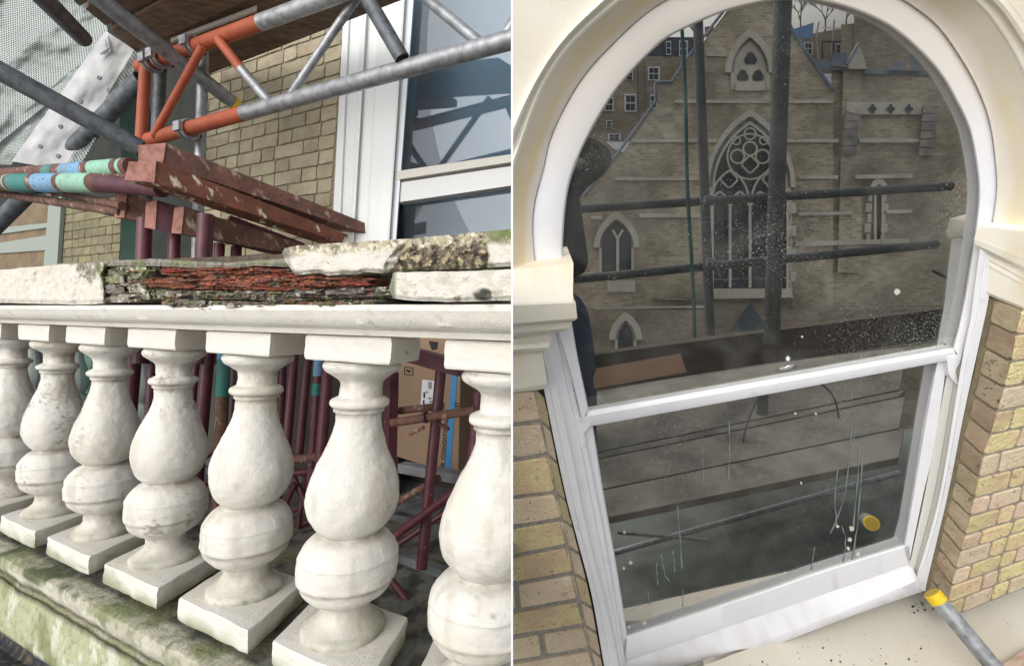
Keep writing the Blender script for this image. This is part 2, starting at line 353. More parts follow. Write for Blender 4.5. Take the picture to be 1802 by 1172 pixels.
for bi, (px, rs) in enumerate(XS):
    tc_ = tof(px) if px is not None else (-.010-A0.x)/DR.x
    seed = V((bi*11.3, bi*3.1, 0))
    def wob(q, a): return nz3(q+seed, 14)*a+nz3(q+seed, 50, 2)*a*.35
    words = ['leftmost baluster, cut by the edge of the picture', 'second baluster from the left', 'third baluster from the left, slim and farther off', 'fourth baluster from the left', 'fifth baluster from the left, third from the right', 'large baluster second from the right, before the cardboard box', 'nearest and largest baluster, cut off at the right'][bi]
    br = thing('baluster', 'white painted stone '+words, 'baluster', LP(tc_, .76, .085), 'white balusters under the coping')
    cen = LP(tc_, 0, 0)+NI*.085
    def block(name, hw, hd, ha, hb, bulge=.002, green=0):
        b_ = B(); n = 10
        # six-sided block with subdivided, slightly uneven faces and soft arrises
        def pt(u, s, r):
            e = .006
            def soft(x, half):
                return x*half
            q = cen+DR*soft(u, hw)+NI*soft(s, hd)+VL*(ha+(hb-ha)*(r+1)/2)
            k = sum(1 for z_ in (u, s, r) if abs(z_) > .99)
            if k >= 2: q = q-(DR*u+NI*s)*e*.35*(k-1)-VL*r*e*.3
            return q+NR*(nz3(q+seed, 20)*bulge*1.5)+DR*(nz3(q+seed+V((9, 9, 9)), 20)*bulge)
        def colr(q, r):
            c_ = mixc(WHITE, S((216, 211, 198)), sst(0, .5, nz3(q+seed, 9)))
            c_ = mixc(c_, S((70, 66, 60)), .9*sst(.78, .9, nz3(q+seed, 60)))
            if green: c_ = mixc(c_, S((134, 138, 104)), green*sst(-.5, 1.1, r+nz3(q+seed, 10)*1.2))
            return c_
        for ax in range(3):
            for sgn in (-1, 1):
                rows = []; cc = []
                for i in range(n+1):
                    row = []
                    for j in range(n+1):
                        a, b2 = -1+2*i/n, -1+2*j/n; w3 = [0, 0, 0]; w3[ax] = sgn; w3[(ax+1) % 3] = a; w3[(ax+2) % 3] = b2
                        q = pt(*w3); row.append(q); cc.append(colr(q, w3[2]))
                    rows.append(row)
                vv, ff = grid_g(rows); b_.add(vv, ff, cc)
        o_ = b_.build(name, m_paint, br, smooth=False, clip='L'); return o_
    block('cap_block', .117*(.97+.03*rs), .088, .0462, .1010)
    block('plinth', .134, .115, .698, .757, .003, green=.85)
    rows = []; cc = []; n = 72
    pr = resample(PROF, 210)
    for i, p in enumerate(pr):
        row = []
        for k in range(n+1):
            a = 2*math.pi*(k % n)/n
            dirv = (DR*math.cos(a)+(NR*math.sin(a))).normalized()
            q = cen+VL*p.x+dirv*(p.y*rs*1.02)
            d = wob(q, .0030)+nz3(q+seed, 110, 2)*.0007
            q = q+dirv*d; row.append(q)
            c_ = mixc(WHITE, S((212, 206, 192)), sst(.0, .6, nz3(q+seed, 8)))
            g_ = sst(.30, .8, nz3(q+seed+V((2, 2, 2)), 110, 6)*.8+.75*nz3(q+seed, 11))*sst(-.15, .35, nz3(q+seed*1.7, 4.5))
            c_ = mixc(c_, S((128, 121, 110)), .8*g_)
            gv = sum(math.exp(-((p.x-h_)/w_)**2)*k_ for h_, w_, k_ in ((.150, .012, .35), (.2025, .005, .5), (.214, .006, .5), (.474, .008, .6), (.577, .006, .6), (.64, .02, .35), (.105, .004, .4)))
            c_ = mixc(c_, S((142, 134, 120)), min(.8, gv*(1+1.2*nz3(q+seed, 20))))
            c_ = mixc(c_, S((178, 172, 158)), .5*sst(.1, .6, nz3((q.x*30+seed.x, q.y*5, q.z*30), 1)))
            gr = sst(.60, .70, p.x+.035*nz3(q+seed, 9))
            c_ = mixc(c_, S((168, 164, 146)), .45*gr)
            c_ = mixc(c_, S((120, 124, 92)), .75*sst(.655, .70, p.x)*sst(-.3, .4, nz3(q+seed, 12)))
            cc.append(c_)
        rows.append(row)
    vv, ff = grid_g(rows); make('shaft', vv, ff, m_paint, br, smooth=True, tint=cc, clip='L')

# coping stones: front faces traced on the plane of the coping
def strip(name, top, bot, left, right, o, depth, nx, ny, colf, amp, rnd, m=m_paint, parent=bal, ofn=None, label=None):
    rows = []; cc = []
    for j in range(ny+1):
        vv_ = j/ny; row = []
        for i in range(nx+1):
            u = i/nx; xl = interp(left, vv_) if left else top[0][0]; xr = interp(right, vv_) if right else top[-1][0]
            px = xl+(xr-xl)*u; yt, yb = interp(top, px), interp(bot, px); py = yt+(yb-yt)*vv_
            jag = nz3((px*.02, py*.02, o*9), 1.7)
            e = min(vv_, 1-vv_)*(yb-yt)/8; eu = min(u, 1-u)*(xr-xl)/10
            back = rnd*((1-sst(0, 1, e))+(1-sst(0, 1, eu))*1.2)
            q0 = L(px+(jag*3 if 0 < u < 1 else jag*2.5), py+jag*1.5, o)
            d = nz3(q0, 12)*amp+nz3(q0, 55, 3)*amp*.5
            oo = o+back+d+(ofn(px, py, u, vv_) if ofn else 0)
            row.append(L(px+(jag*3 if not (u in (0, 1)) else jag*3), py+jag*1.2, oo)); cc.append(colf(px, py, u, vv_, q0))
        rows.append(row)
    # close round the back
    back_rows = []
    tb = [p+NR*depth for p in rows[0]]; bb = [p+NR*depth for p in rows[-1]]
    allr = [tb]+rows+[bb]; c2 = cc[:nx+1]+cc+cc[-(nx+1):]
    vs, fs = grid_g(allr)
    n = nx+1
    for side in (0, nx):
        for j in range(len(allr)-2): pass
        fs.append(tuple(j*n+side for j in range(len(allr))))
    fs.append(tuple(range(n))+tuple((len(allr)-1)*n+i for i in reversed(range(n))))
    return make(name, vs, fs, m, parent, smooth=True, tint=c2, clip='L', label=label)
PALE = S((214, 209, 198)); MORT = S((148, 142, 128)); DKM = S((78, 72, 62)); LICH = S((186, 178, 142))
def col_left(px, py, u, v_, q):
    n, n2 = nz3(q, 16), nz3(q+V((1, 5, 2)), 45)
    edge = interp([(457, 150), (475, 122), (490, 160), (505, 178), (540, 186)], py)+n*26+n2*10
    peel = sst(-3, 3, px-edge)
    topw = sst(.25, .10, v_+n*.22+ (0.0 if px > 60 else .12))
    c_ = mixc(PALE, S((206, 198, 182)), .8*sst(0, .4, n2))
    c_ = mixc(c_, S((196, 190, 172)), topw*.8)
    k = mixc(MORT, DKM, .7*sst(0, .35, n2)); k = mixc(k, S((112, 122, 72)), .8*sst(-.15, .2, n)*sst(210, 170, abs(px-235)+40)); k = mixc(k, S((216, 212, 196)), .8*sst(.25, .4, -n2))
    return mixc(c_, k, peel)
strip('coping_stone', [(-150, 488), (0, 475), (115, 465), (200, 460), (262, 456), (276, 458)], [(-150, 530), (0, 533), (130, 536), (185, 534), (276, 526)], None, [(0, 276), (.25, 262), (.5, 248), (.75, 262), (1, 272)], -.070, .30, 220, 36, col_left, .004, .006,
      m_cop, ofn=lambda px, py, u, v_: .012*sst(178, 192, px+4*nz3((px*.05, py*.05, 0), 1))+.012*sst(-.1, .3, nz3((px*.03, py*.06, 3), 1))*sst(178, 192, px), label='painted coping stone left of the break, peeling at its end')
# dark core behind the break
strip('coping_core', [(150, 462), (903, 430)], [(150, 528), (903, 528)], None, None, -.018, .22, 120, 16, lambda px, py, u, v_, q: mixc(S((70, 64, 54)), S((104, 84, 66)), sst(-.2, .3, nz3(q, 30))), .008, .004, m_stone)
def col_top(px, py, u, v_, q):
    n, n2 = nz3(q, 20), nz3(q+V((1, 5, 2)), 60); c_ = mixc(S((140, 136, 124)), DKM, sst(0, .5, n2)*.6); return mixc(c_, S((118, 124, 78)), .8*sst(.0, .25, n))
strip('mortar_bed', [(100, 464), (262, 456), (330, 459), (400, 462), (450, 458), (512, 455)], [(100, 468), (262, 468), (330, 471), (400, 473), (450, 468), (512, 470)], None, None, -.066, .26, 160, 8, col_top, .005, .003, m_stone)
def col_slab(px, py, u, v_, q):
    n, n2, n3 = nz3(q, 14), nz3(q+V((1, 5, 2)), 40), nz3(q+V((7, 1, 2)), 110)
    c_ = mixc(PALE, S((208, 202, 188)), .7*sst(0, .4, n2))
    lich = mixc(S((176, 168, 140)), S((120, 110, 94)), sst(-.2, .3, n2)); lich = mixc(lich, S((212, 206, 184)), sst(.1, .35, n3))
    dk = mixc(S((104, 92, 76)), S((66, 58, 48)), sst(-.1, .3, n2)); dk = mixc(dk, S((186, 172, 136)), .9*sst(.05, .3, n3))
    c_ = mixc(c_, lich, sst(.40, .22, v_+n*.25))
    c_ = mixc(c_, mixc(dk, lich, sst(.55, .2, v_+n*.2)), sst(684, 704, px-40*(.5-v_)+n*30)*sst(862, 856, px))
    c_ = mixc(c_, S((98, 110, 52)), .9*sst(845, 870, px+n*30)*sst(.45, .2, v_+n2*.3))
    c_ = mixc(c_, S((84, 94, 58)), .75*sst(.80, .97, v_+n*.2)*sst(.0, .3, n2+.2))
    c_ = mixc(c_, S((120, 114, 104)), .9*sst(516, 504, px+n2*10))
    return c_
strip('coping_slab', [(498, 438), (510, 434), (600, 428), (700, 421), (800, 413), (903, 403), (1000, 394)], [(498, 470), (520, 484), (560, 480), (575, 484), (625, 482), (640, 479), (676, 481), (700, 478), (800, 474), (903, 468), (1000, 464)],
      [(0, 500), (.25, 497), (.7, 503), (1, 518)], None, -.078, .30, 330, 40, col_slab, .0035, .008, m_cop, ofn=lambda px, py, u, v_: .008*sst(684, 700, px-40*(.5-v_)+30*nz3((px*.03, py*.03, 1), 1))*sst(862, 856, px)*(1+nz3((px*.08, py*.08, 1), 1)), label='lifted upper coping slab, half its paint gone and lichen on top')
strip('coping_underbed', [(672, 476), (903, 467), (1000, 462)], [(672, 486), (903, 478), (1000, 474)], None, None, -.058, .26, 120, 8, lambda px, py, u, v_, q: mixc(S((52, 54, 40)), S((96, 104, 62)), sst(-.05, .3, nz3(q, 25))), .006, .003, m_stone)
def col_low(px, py, u, v_, q):
    n, n2 = nz3(q, 16), nz3(q+V((1, 5, 2)), 50); c_ = mixc(PALE, S((200, 192, 176)), .8*sst(0, .4, n2)); c_ = mixc(c_, S((62, 64, 56)), sst(17, 8, math.hypot(px-850, (py-519)*1.5)+n*8)); c_ = mixc(c_, S((84, 94, 56)), .8*sst(700, 690, px+n*8)); return mixc(c_, S((122, 114, 100)), .8*sst(.3, .42, n2)*sst(.6, .9, v_))
strip('coping_stone', [(684, 482), (700, 479), (800, 478), (903, 474), (1000, 472)], [(684, 524), (720, 529), (800, 531), (903, 528), (1000, 528)], [(0, 692), (.2, 690), (.6, 684), (1, 690)], None, -.074, .28, 200, 30, col_low, .0035, .007, m_cop, label='cracked white lower coping stone at the right')
# eroded layers in the break
def col_tile(px, py, u, v_, q):
    a = nz3((px*.016, py*.20, 4), 1, 5); b2 = nz3((px*.06, py*.5, 9), 1, 4)
    c_ = mixc(S((160, 92, 64)), S((106, 62, 48)), sst(-.2, .4, a)); c_ = mixc(c_, S((184, 124, 94)), .8*sst(.15, .4, b2)); c_ = mixc(c_, S((44, 34, 28)), .9*sst(.22, .36, -a+.3*b2)); return mixc(c_, S((118, 112, 98)), .8*sst(.3, .45, nz3((px*.03, py*.1, 2), 1)))  # near-black streaks paint the shade of gaps between tile layers
def col_mort(px, py, u, v_, q):
    a = nz3((px*.03, py*.22, 14), 1, 5); n = nz3(q, 30)
    c_ = mixc(S((140, 132, 120)), S((92, 86, 76)), sst(-.2, .35, a)); c_ = mixc(c_, S((50, 46, 40)), .85*sst(.2, .36, -a)); c_ = mixc(c_, S((112, 118, 70)), .7*sst(.1, .3, n)); c_ = mixc(c_, S((212, 206, 190)), .8*sst(.32, .42, nz3(q, 60))); return mixc(c_, S((168, 84, 54)), .7*sst(.36, .46, nz3((px*.05, py*.2, 31), 1)))
ero = lambda px, py, u, v_: .014*nz3((px*.018, py*.22, 6), 1, 5)+.005*nz3((px*.12, py*.5, 3), 1, 3)
strip('tile_layer', [(282, 474), (350, 470), (440, 471), (520, 474)], [(282, 482), (330, 487), (430, 486), (520, 482)], None, None, -.062, .16, 240, 12, col_tile, .004, .004, m_stone, ofn=ero)
strip('tile_layer', [(248, 490), (330, 487), (440, 486), (560, 484), (660, 490)], [(248, 500), (300, 508), (430, 510), (560, 506), (674, 502)], None, None, -.064, .16, 360, 16, col_tile, .004, .005, m_stone, ofn=ero)
strip('tile_layer', [(468, 480), (560, 482), (640, 484)], [(468, 487), (560, 490), (640, 489)], None, None, -.056, .16, 160, 8, col_tile, .004, .004, m_stone, ofn=ero)
strip('mortar_layer', [(186, 470), (230, 472), (282, 468)], [(186, 484), (230, 486), (262, 482)], None, None, -.056, .16, 110, 12, col_mort, .006, .005, m_stone, ofn=ero)
strip('mortar_layer', [(184, 488), (220, 486), (268, 484)], [(184, 532), (230, 532), (284, 524)], [(0, 184), (.5, 190), (1, 184)], [(0, 250), (.4, 262), (1, 286)], -.054, .16, 110, 26, col_mort, .009, .007, m_stone, ofn=ero)
strip('mortar_layer', [(276, 509), (400, 512), (520, 509), (600, 507), (688, 504)], [(276, 526), (400, 527), (520, 529), (600, 526), (690, 525)], None, None, -.062, .16, 360, 18, col_mort, .006, .006, m_stone, ofn=ero)
strip('mortar_layer', [(284, 528), (380, 529), (450, 530), (524, 528)], [(290, 540), (330, 549), (420, 547), (480, 541), (524, 534)], None, None, -.060, .14, 240, 14, col_mort, .006, .006, m_stone, ofn=ero)
strip('mortar_layer', [(520, 530), (600, 528), (680, 526)], [(520, 538), (560, 543), (612, 540), (680, 531)], None, None, -.058, .14, 180, 10, col_mort, .005, .005, m_stone, ofn=ero)
# shards of tile and mortar in the break, each its own piece
def shard(name, pts, o, depth, m, n=22, amp=.003):
    ring = resample(pts+[pts[0]], n+1, False)[:-1]; cx = sum(p.x for p in ring)/n; cy = sum(p.y for p in ring)/n
    fr, ch, bk = [], [], []
    for p in ring:
        jx, jy = random.uniform(-3, 3), random.uniform(-1.6, 1.6)
        x, y = p.x+jx, p.y+jy; s_ = random.uniform(0, amp)
        ch.append(L(x, y, o+.003+s_)); fr.append(L(cx+(x-cx)*.97, cy+(y-cy)*.80, o-s_-.003)); bk.append(L(x, y, o+.003)+NR*depth)
    cen_ = L(cx, cy, o-.001)
    vs = fr+ch+bk+[cen_]; fs = [(i, (i+1) % n, 3*n) for i in range(n)]+[(i, (i+1) % n, n+(i+1) % n, n+i) for i in range(n)]+[(n+i, n+(i+1) % n, 2*n+(i+1) % n, 2*n+i) for i in range(n)]+[tuple(range(2*n, 3*n))]
    return make(name, vs, fs, m, bal, clip='L')
def lens_(x0, x1, y0, y1, h, taper=.35):
    h *= .58; taper = random.uniform(.5, 1.0); xm = [x0+(x1-x0)*k for k in (0, .12, .4, .75, 1)]
    up = [(x, y0+(y1-y0)*(x-x0)/(x1-x0)-h*k) for x, k in zip(xm, (taper, 1, 1, .9, taper*.7))]; dn = [(x, y0+(y1-y0)*(x-x0)/(x1-x0)+h*k) for x, k in zip(xm, (taper, .9, 1, 1, taper*.6))]
    return up+dn[::-1]
TILES = [(284, 345, 476, 475, 8), (300, 392, 482, 480, 7), (350, 452, 474, 473, 7), (392, 470, 487, 484, 8), (452, 516, 473, 478, 8), (252, 330, 494, 500, 8), (262, 384, 502, 503, 8), (330, 386, 497, 499, 7), (388, 470, 497, 502, 10), (440, 540, 500, 494, 10), (470, 560, 484, 487, 7), (520, 640, 500, 498, 10), (600, 676, 497, 499, 9), (560, 650, 492, 491, 6), (440, 600, 507, 509, 6), (280, 330, 489, 488, 5), (400, 455, 479, 479, 5)]
for i, (a, b_, y0, y1, h) in enumerate(TILES[::2]): shard('tile_shard', lens_(a, a+(b_-a)*.7, y0, y1, h*.8), -.062+random.uniform(-.003, .008), .10, m_redtile, 26)
MS = [(255, 300, 471, 472, 10), (190, 250, 480, 479, 12), (205, 262, 494, 492, 12), (185, 240, 508, 510, 20), (232, 282, 514, 516, 16), (276, 350, 515, 514, 8), (282, 380, 521, 523, 10), (290, 410, 531, 532, 11), (300, 420, 543, 541, 11), (380, 440, 517, 517, 9), (400, 515, 525, 524, 13), (420, 500, 516, 515, 7), (430, 520, 536, 533, 9), (500, 580, 519, 518, 11), (520, 610, 530, 528, 12), (575, 690, 516, 513, 8), (600, 690, 524, 522, 11), (560, 612, 538, 536, 8), (560, 670, 487, 487, 6), (470, 530, 491, 488, 6), (300, 360, 471, 470, 6), (520, 600, 512, 511, 5), (470, 520, 546, 543, 7)]
for i, (a, b_, y0, y1, h) in enumerate(MS[1::2]): shard('mortar_shard', lens_(a, a+(b_-a)*.6, y0, y1, h*.8, .7), -.060+random.uniform(-.004, .006), .10, m_shard, 24, .004)

# ================================================================== LEFT: HOUSE WALL AND WINDOW
OB = 1.10
M3I = Matrix((DR, VL, NR)).transposed().inverted()
def coordB(px, py, o=OB): d = M3I @ (L(px, py, o)-A0); return d
def brick_piece(quad, th, m, parent, out, jit=.002, name='brick'):
    if isinstance(m, (list, tuple)): m = random.choice(m)
    """quad tl,tr,br,bl; out = unit vector towards the viewer side; th proud height"""
    tl, tr, br_, bl = quad
    def at(u, v_): return (tl.lerp(tr, u)).lerp(bl.lerp(br_, u), v_)
    wd = (tr-tl).length; hd = (bl-tl).length; eu = min(.2, .006/max(wd, 1e-3)); ev = min(.2, .006/max(hd, 1e-3))
    uv_ = [(eu, 0), (.33, 0), (.67, 0), (1-eu, 0), (1, ev), (1, .5), (1, 1-ev), (1-eu, 1), (.67, 1), (.33, 1), (eu, 1), (0, 1-ev), (0, .5), (0, ev)]
    n = len(uv_); base, edge, top = [], [], []
    for u, v_ in uv_:
        p = at(u, v_)+V([random.uniform(-jit, jit) for _ in range(3)]); c_ = at(.5, .5); dv = (c_-p)
        base.append(p-out*.012); edge.append(p+out*(th*.5)); top.append(p+dv.normalized()*min(.003, dv.length*.2)+out*(th+random.uniform(-.0012, .0012)))
    vs = base+edge+top
    fs = [(i, (i+1) % n, n+(i+1) % n, n+i) for i in range(n)]+[(n+i, n+(i+1) % n, 2*n+(i+1) % n, 2*n+i) for i in range(n)]+[tuple(range(2*n, 3*n))]
    return make(name, vs, fs, m, parent)
def wall_bond(parent, px0, px1, y0, y1, o, course, m, edge_px=None, stretcher=.215):
    a = coordB(px0, (y0+y1)/2, o); b_ = coordB(px1, (y0+y1)/2, o)
    t0, t1 = a[0], b_[0]; hT = min(coordB(px0, y0, o)[1], coordB(px1, y0, o)[1]); hB = max(coordB(px0, y1, o)[1], coordB(px1, y1, o)[1])
    k = 0; h = hT; cnt = 0
    while h < hB:
        t = t1-(0 if k % 2 else .05); first = True; q = k % 2
        t = t1
        while t > t0:
            ln = stretcher*(1.0 if q else .5)*random.uniform(.96, 1.04)
            if first and k % 2: ln *= .55
            first = False
            ta = max(t0, t-ln)
            if t-ta > .03:
                qd = [LP(ta+.0035, h+.0025, o), LP(t-.0035, h+.0025, o), LP(t-.0035, h+course-.0045, o), LP(ta+.0035, h+course-.0045, o)]
                brick_piece(qd, .0035, m, parent, -NR); cnt += 1
            t = ta; q = 1-q
        h += course; k += 1
    return cnt
hw = thing('house_wall', 'yellow stock brick house wall behind the scaffold, beside the white window', 'wall', LP(tof(480, OB), 1.0, OB+.05))
f1 = [L(x, y, OB+.004) for x, y in ((352, -160), (604, -160), (584, 900), (352, 900))]
make('mortar_face', *slab_g(f1, [p+NR*.12 for p in f1]), mat('warm_pointing', S((140, 132, 112)), rough=.95, mix=(60, S((120, 108, 86)), .4, .8), bump=[(120, .8, .003)]), hw)
wall_bond(hw, 356, 592, 10, 430, OB, .072, m_brickL)
# lower part of the same wall, behind the balusters
f1 = [L(x, y, OB+.16) for x, y in ((-400, 300), (900, 300), (900, 1300), (-400, 1300))]
# white window with moulded casing
win = thing('sash_window', 'white moulded sash window with blue grey glass above the broken coping', 'window', L(800, 430, OB))
def vloft(cols, y0, y1, name, m, parent, tint=WHITE, clip='L', nseg=2, smooth=False):
    """cols: list of (x at y0, x at y1, o)"""
    rows = []
    for j in range(nseg+1):
        v_ = j/nseg; y = y0+(y1-y0)*v_; rows.append([L(a+(b_-a)*v_, y, o_) for a, b_, o_ in cols])
    vs, fs = grid_g(rows); return make(name, vs, fs, m, parent, tint=[tint]*len(vs), clip=clip, smooth=smooth)
def cx_(xa, xb): s_ = (xb-xa)/(281-50); return (xa-s_*200, xb+s_*350)     # x at y=-150 and y=631
cs = []
for xa, xb, o_ in [(603, 591, OB+.02), (603, 591, OB-.035), (613, 603, OB-.035), (616, 606, OB-.022), (619, 609, OB-.03), (634, 622, OB-.03), (637, 625, OB-.045), (643, 630, OB-.05), (645, 632, OB-.03), (664, 651, OB-.025), (667, 655, OB-.038), (690, 676, OB-.040), (706, 691, OB-.034), (709, 694, OB-.03), (709, 694, OB+.01)]:
    a, b_ = cx_(xa, xb); cs.append((a, b_, o_))
vloft(cs, -150, 631, 'casing', m_wpaint, win, S((226, 228, 226)))
ax, bx = cx_(709, 694); gx, hx = cx_(724, 707)
vloft([(ax-4, bx-4, OB+.04), (ax-4, bx-4, OB-.01), (gx, hx, OB-.01), (gx+2, hx+2, OB+.03)], -150, 631, 'sash_stile', m_wpaint, win, S((222, 226, 228)))
def lq(name, pts, o, m, parent, th=.03, tint=None, clip='L', **kw):
    fr = [L(x, y, o) for x, y in pts]; vs, fs = slab_g(fr, [p+NR*th for p in fr]); return make(name, vs, fs, m, parent, tint=[tint]*len(vs) if tint else None, clip=clip, **kw)
g_left = glassmat('window_glass_left', .08, (.8, .86, .9), .05, [(60, .05)])
def lpane(name, pts, o, parent):
    fr = [L(x, y, o) for x, y in pts]; return make(name, *slab_g(fr, [p+NR*.004 for p in fr]), g_left, parent, clip='L')
lpane('glass_pane', [(716, -150), (980, -150), (980, 262), (702, 303)], OB+.02, win)
lpane('glass_pane', [(700, 352), (980, 315), (980, 600), (694, 640)], OB+.05, win)
lq('meeting_rail', [(688, 303), (1000, 257), (1000, 270), (688, 318)], OB-.014, m_wpaint, win, .05, S((206, 202, 192)), label='upper meeting rail with dirty paint')
lq('meeting_rail', [(694, 323), (1000, 278), (1000, 312), (696, 357)], OB+.0, m_wpaint, win, .06, S((216, 216, 214)))
lq('sash_stile', [(694, 350), (702, 350), (701, 640), (692, 640)], OB+.03, m_dark, win, .03, label='dark inner edge of the lower sash')
lq('sky_tone_panel', [(716, -150), (1010, -150), (1010, 640), (690, 640)], OB+.30, mat('sky_tone_grey', S((126, 140, 150)), rough=.8), win, .02)  # added panel behind the glass, its blue grey paints the reflected sky
# far bay of the house at the left, under the sheeting
OF = 2.1
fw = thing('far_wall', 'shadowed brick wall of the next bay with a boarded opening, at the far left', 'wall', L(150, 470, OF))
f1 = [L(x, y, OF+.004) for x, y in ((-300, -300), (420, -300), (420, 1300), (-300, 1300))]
make('mortar_face', *slab_g(f1, [p+NR*.1 for p in f1]), mat('shade_dark_mortar', S((46, 48, 42)), rough=.95, mix=(4, S((28, 32, 30)), .4, .7), bump=(60, .6, .003)), fw)  # mortar colour darkened to stand for the shaded void behind the truss
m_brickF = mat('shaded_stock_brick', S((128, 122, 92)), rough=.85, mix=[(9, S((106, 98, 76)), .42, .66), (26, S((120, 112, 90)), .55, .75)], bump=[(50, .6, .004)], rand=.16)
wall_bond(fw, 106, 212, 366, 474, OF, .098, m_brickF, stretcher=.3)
lq('boarding', [(0, 366), (90, 340), (78, 470), (0, 476)], OF-.02, mat('plywood', S((126, 108, 82)), rough=.8, mix=(5, S((98, 82, 62)), .4, .7)), fw, .02)
lq('door_frame', [(86, 352), (108, 346), (100, 472), (76, 474)], OF-.05, mat('grey_green_paint', S((142, 150, 140)), rough=.6), fw, .04)
lq('door_frame', [(-30, 432), (84, 414), (84, 440), (-30, 448)], OF-.045, MATS['grey_green_paint'], fw, .04)
lq('door_frame', [(-30, 404), (88, 392), (88, 400), (-30, 416)], OF-.043, MATS['grey_green_paint'], fw, .04)

# balcony floor boards
fl = thing('balcony_floor', 'grey paint spattered boarded floor of the balcony behind the balusters', 'floor', LP(.2, .8, .6)); fl['kind'] = 'structure'; del fl['category']
HF = h0+.005
ow = [.36, .50, .66, .84, 1.04, 1.26, 1.5, 1.76, 2.05, 2.3]
for k in range(len(ow)-1):
    a = LP(T0-.6, HF+random.uniform(-.004, .004), ow[k]+.005); make('floor_board', *box_g(a, DR*(T1-T0+.7), NR*(ow[k+1]-ow[k]-.01), VL*.03), m_deck, fl, clip='L')
a = LP(T0-.6, HF+.04, .3); make('floor_base', *box_g(a, DR*(T1-T0+.7), NR*2.2, VL*.02), m_dark, fl, clip='L')
# wall below the windows, closing the balcony at the back
lwr = [LP(t, h, OB+.10) for t, h in ((tof(330, OB), -.2), (T1+.9, -.2), (T1+.9, .85), (tof(330, OB), .85))]
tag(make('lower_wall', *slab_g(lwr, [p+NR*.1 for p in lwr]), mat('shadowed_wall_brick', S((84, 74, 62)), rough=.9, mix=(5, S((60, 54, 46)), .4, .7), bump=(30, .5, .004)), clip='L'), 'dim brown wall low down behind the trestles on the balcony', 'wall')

# cardboard box
cb = thing('cardboard_box', 'brown air conditioner carton with blue tape and a white label', 'box', L(765, 830, .78))
OC = .80
m_card = mat('corrugated_cardboard', S((158, 132, 108)), rough=.85, mix=(3, S((140, 116, 94)), .4, .7), bump=(30, .1, .001))
lq('carton', [(690, 560), (812, 590), (806, 838), (690, 800)], OC, m_card, cb, .22)
lq('blue_tape', [(796, 640), (806, 642), (792, 838), (782, 834)], OC-.002, mat('blue_tape', S((66, 140, 196)), rough=.4), cb, .001)
lq('paper_label', [(743, 668), (764, 670), (762, 716), (740, 713)], OC-.002, mat('paper', S((220, 222, 226)), rough=.6), cb, .001)
mk = mat('black_ink', S((34, 32, 34)), rough=.6)
b_ = B()
for k in range(7):
    fr = [L(x, y, OC-.0035) for x, y in ((753, 672+k*1.8), (760, 672.4+k*1.8), (760, 673.2+k*1.8), (753, 672.8+k*1.8))]; b_.add(*slab_g(fr, [p+NR*.0005 for p in fr]))
for x0, y0, x1, y1 in ((745, 690, 748, 700), (750, 688, 752, 692), (744, 704, 747, 711), (754, 700, 759, 702), (755, 706, 760, 708)):
    fr = [L(x, y, OC-.0035) for x, y in ((x0, y0), (x1, y0), (x1, y1), (x0, y1))]; b_.add(*slab_g(fr, [p+NR*.0005 for p in fr]))
b_.build('label_print', mk, cb, clip='L')
b_ = B()
for pts in ([(711, 645), (727, 647), (727, 648), (711, 646)], [(711, 658), (727, 660), (727, 661), (711, 659)], [(711, 645), (712, 645), (712, 659), (711, 659)], [(726, 647), (727, 647), (727, 661), (726, 661)], [(715, 650), (723, 652), (723, 653.4), (719, 656), (715, 653)], [(754, 600), (770, 602), (769, 614), (760, 616)],
            [(800, 708), (808, 709), (807, 711), (799, 710)], [(800, 713), (808, 714), (807, 716), (799, 715)], [(800, 718), (808, 719), (807, 722), (799, 721)], [(800, 725), (807, 726), (806, 729), (799, 728)]):
    fr = [L(x, y, OC-.003) for x, y in pts]; b_.add(*slab_g(fr, [p+NR*.0005 for p in fr]))
b_.build('printed_marks', mk, cb, clip='L')
def text_on(txt, p0, xdir, ydir, size, m, parent, name='lettering'):
    cu = bpy.data.curves.new(name, 'FONT'); cu.body = txt; cu.size = size; cu.extrude = .0004; ob = bpy.data.objects.new('tmp', cu)
    dg = bpy.context.evaluated_depsgraph_get(); C.objects.link(ob); dg.update(); me = bpy.data.meshes.new_from_object(ob.evaluated_get(dg)); C.objects.unlink(ob); bpy.data.objects.remove(ob)
    X = WD(xdir).normalized(); Y = WD(ydir).normalized(); Z = X.cross(Y); M = Matrix((X, Y, Z)).transposed(); org = HOME[parent.name]; P0 = W(p0)-org
    for v in me.vertices: v.co = P0+M @ v.co
    me.materials.clear(); me.materials.append(m); o2 = bpy.data.objects.new(name, me); C.objects.link(o2); o2.parent = parent; return o2
text_on('AIR CONDITIONER', L(781, 832, OC-.004), -VL, -DR, .026, mk, cb)

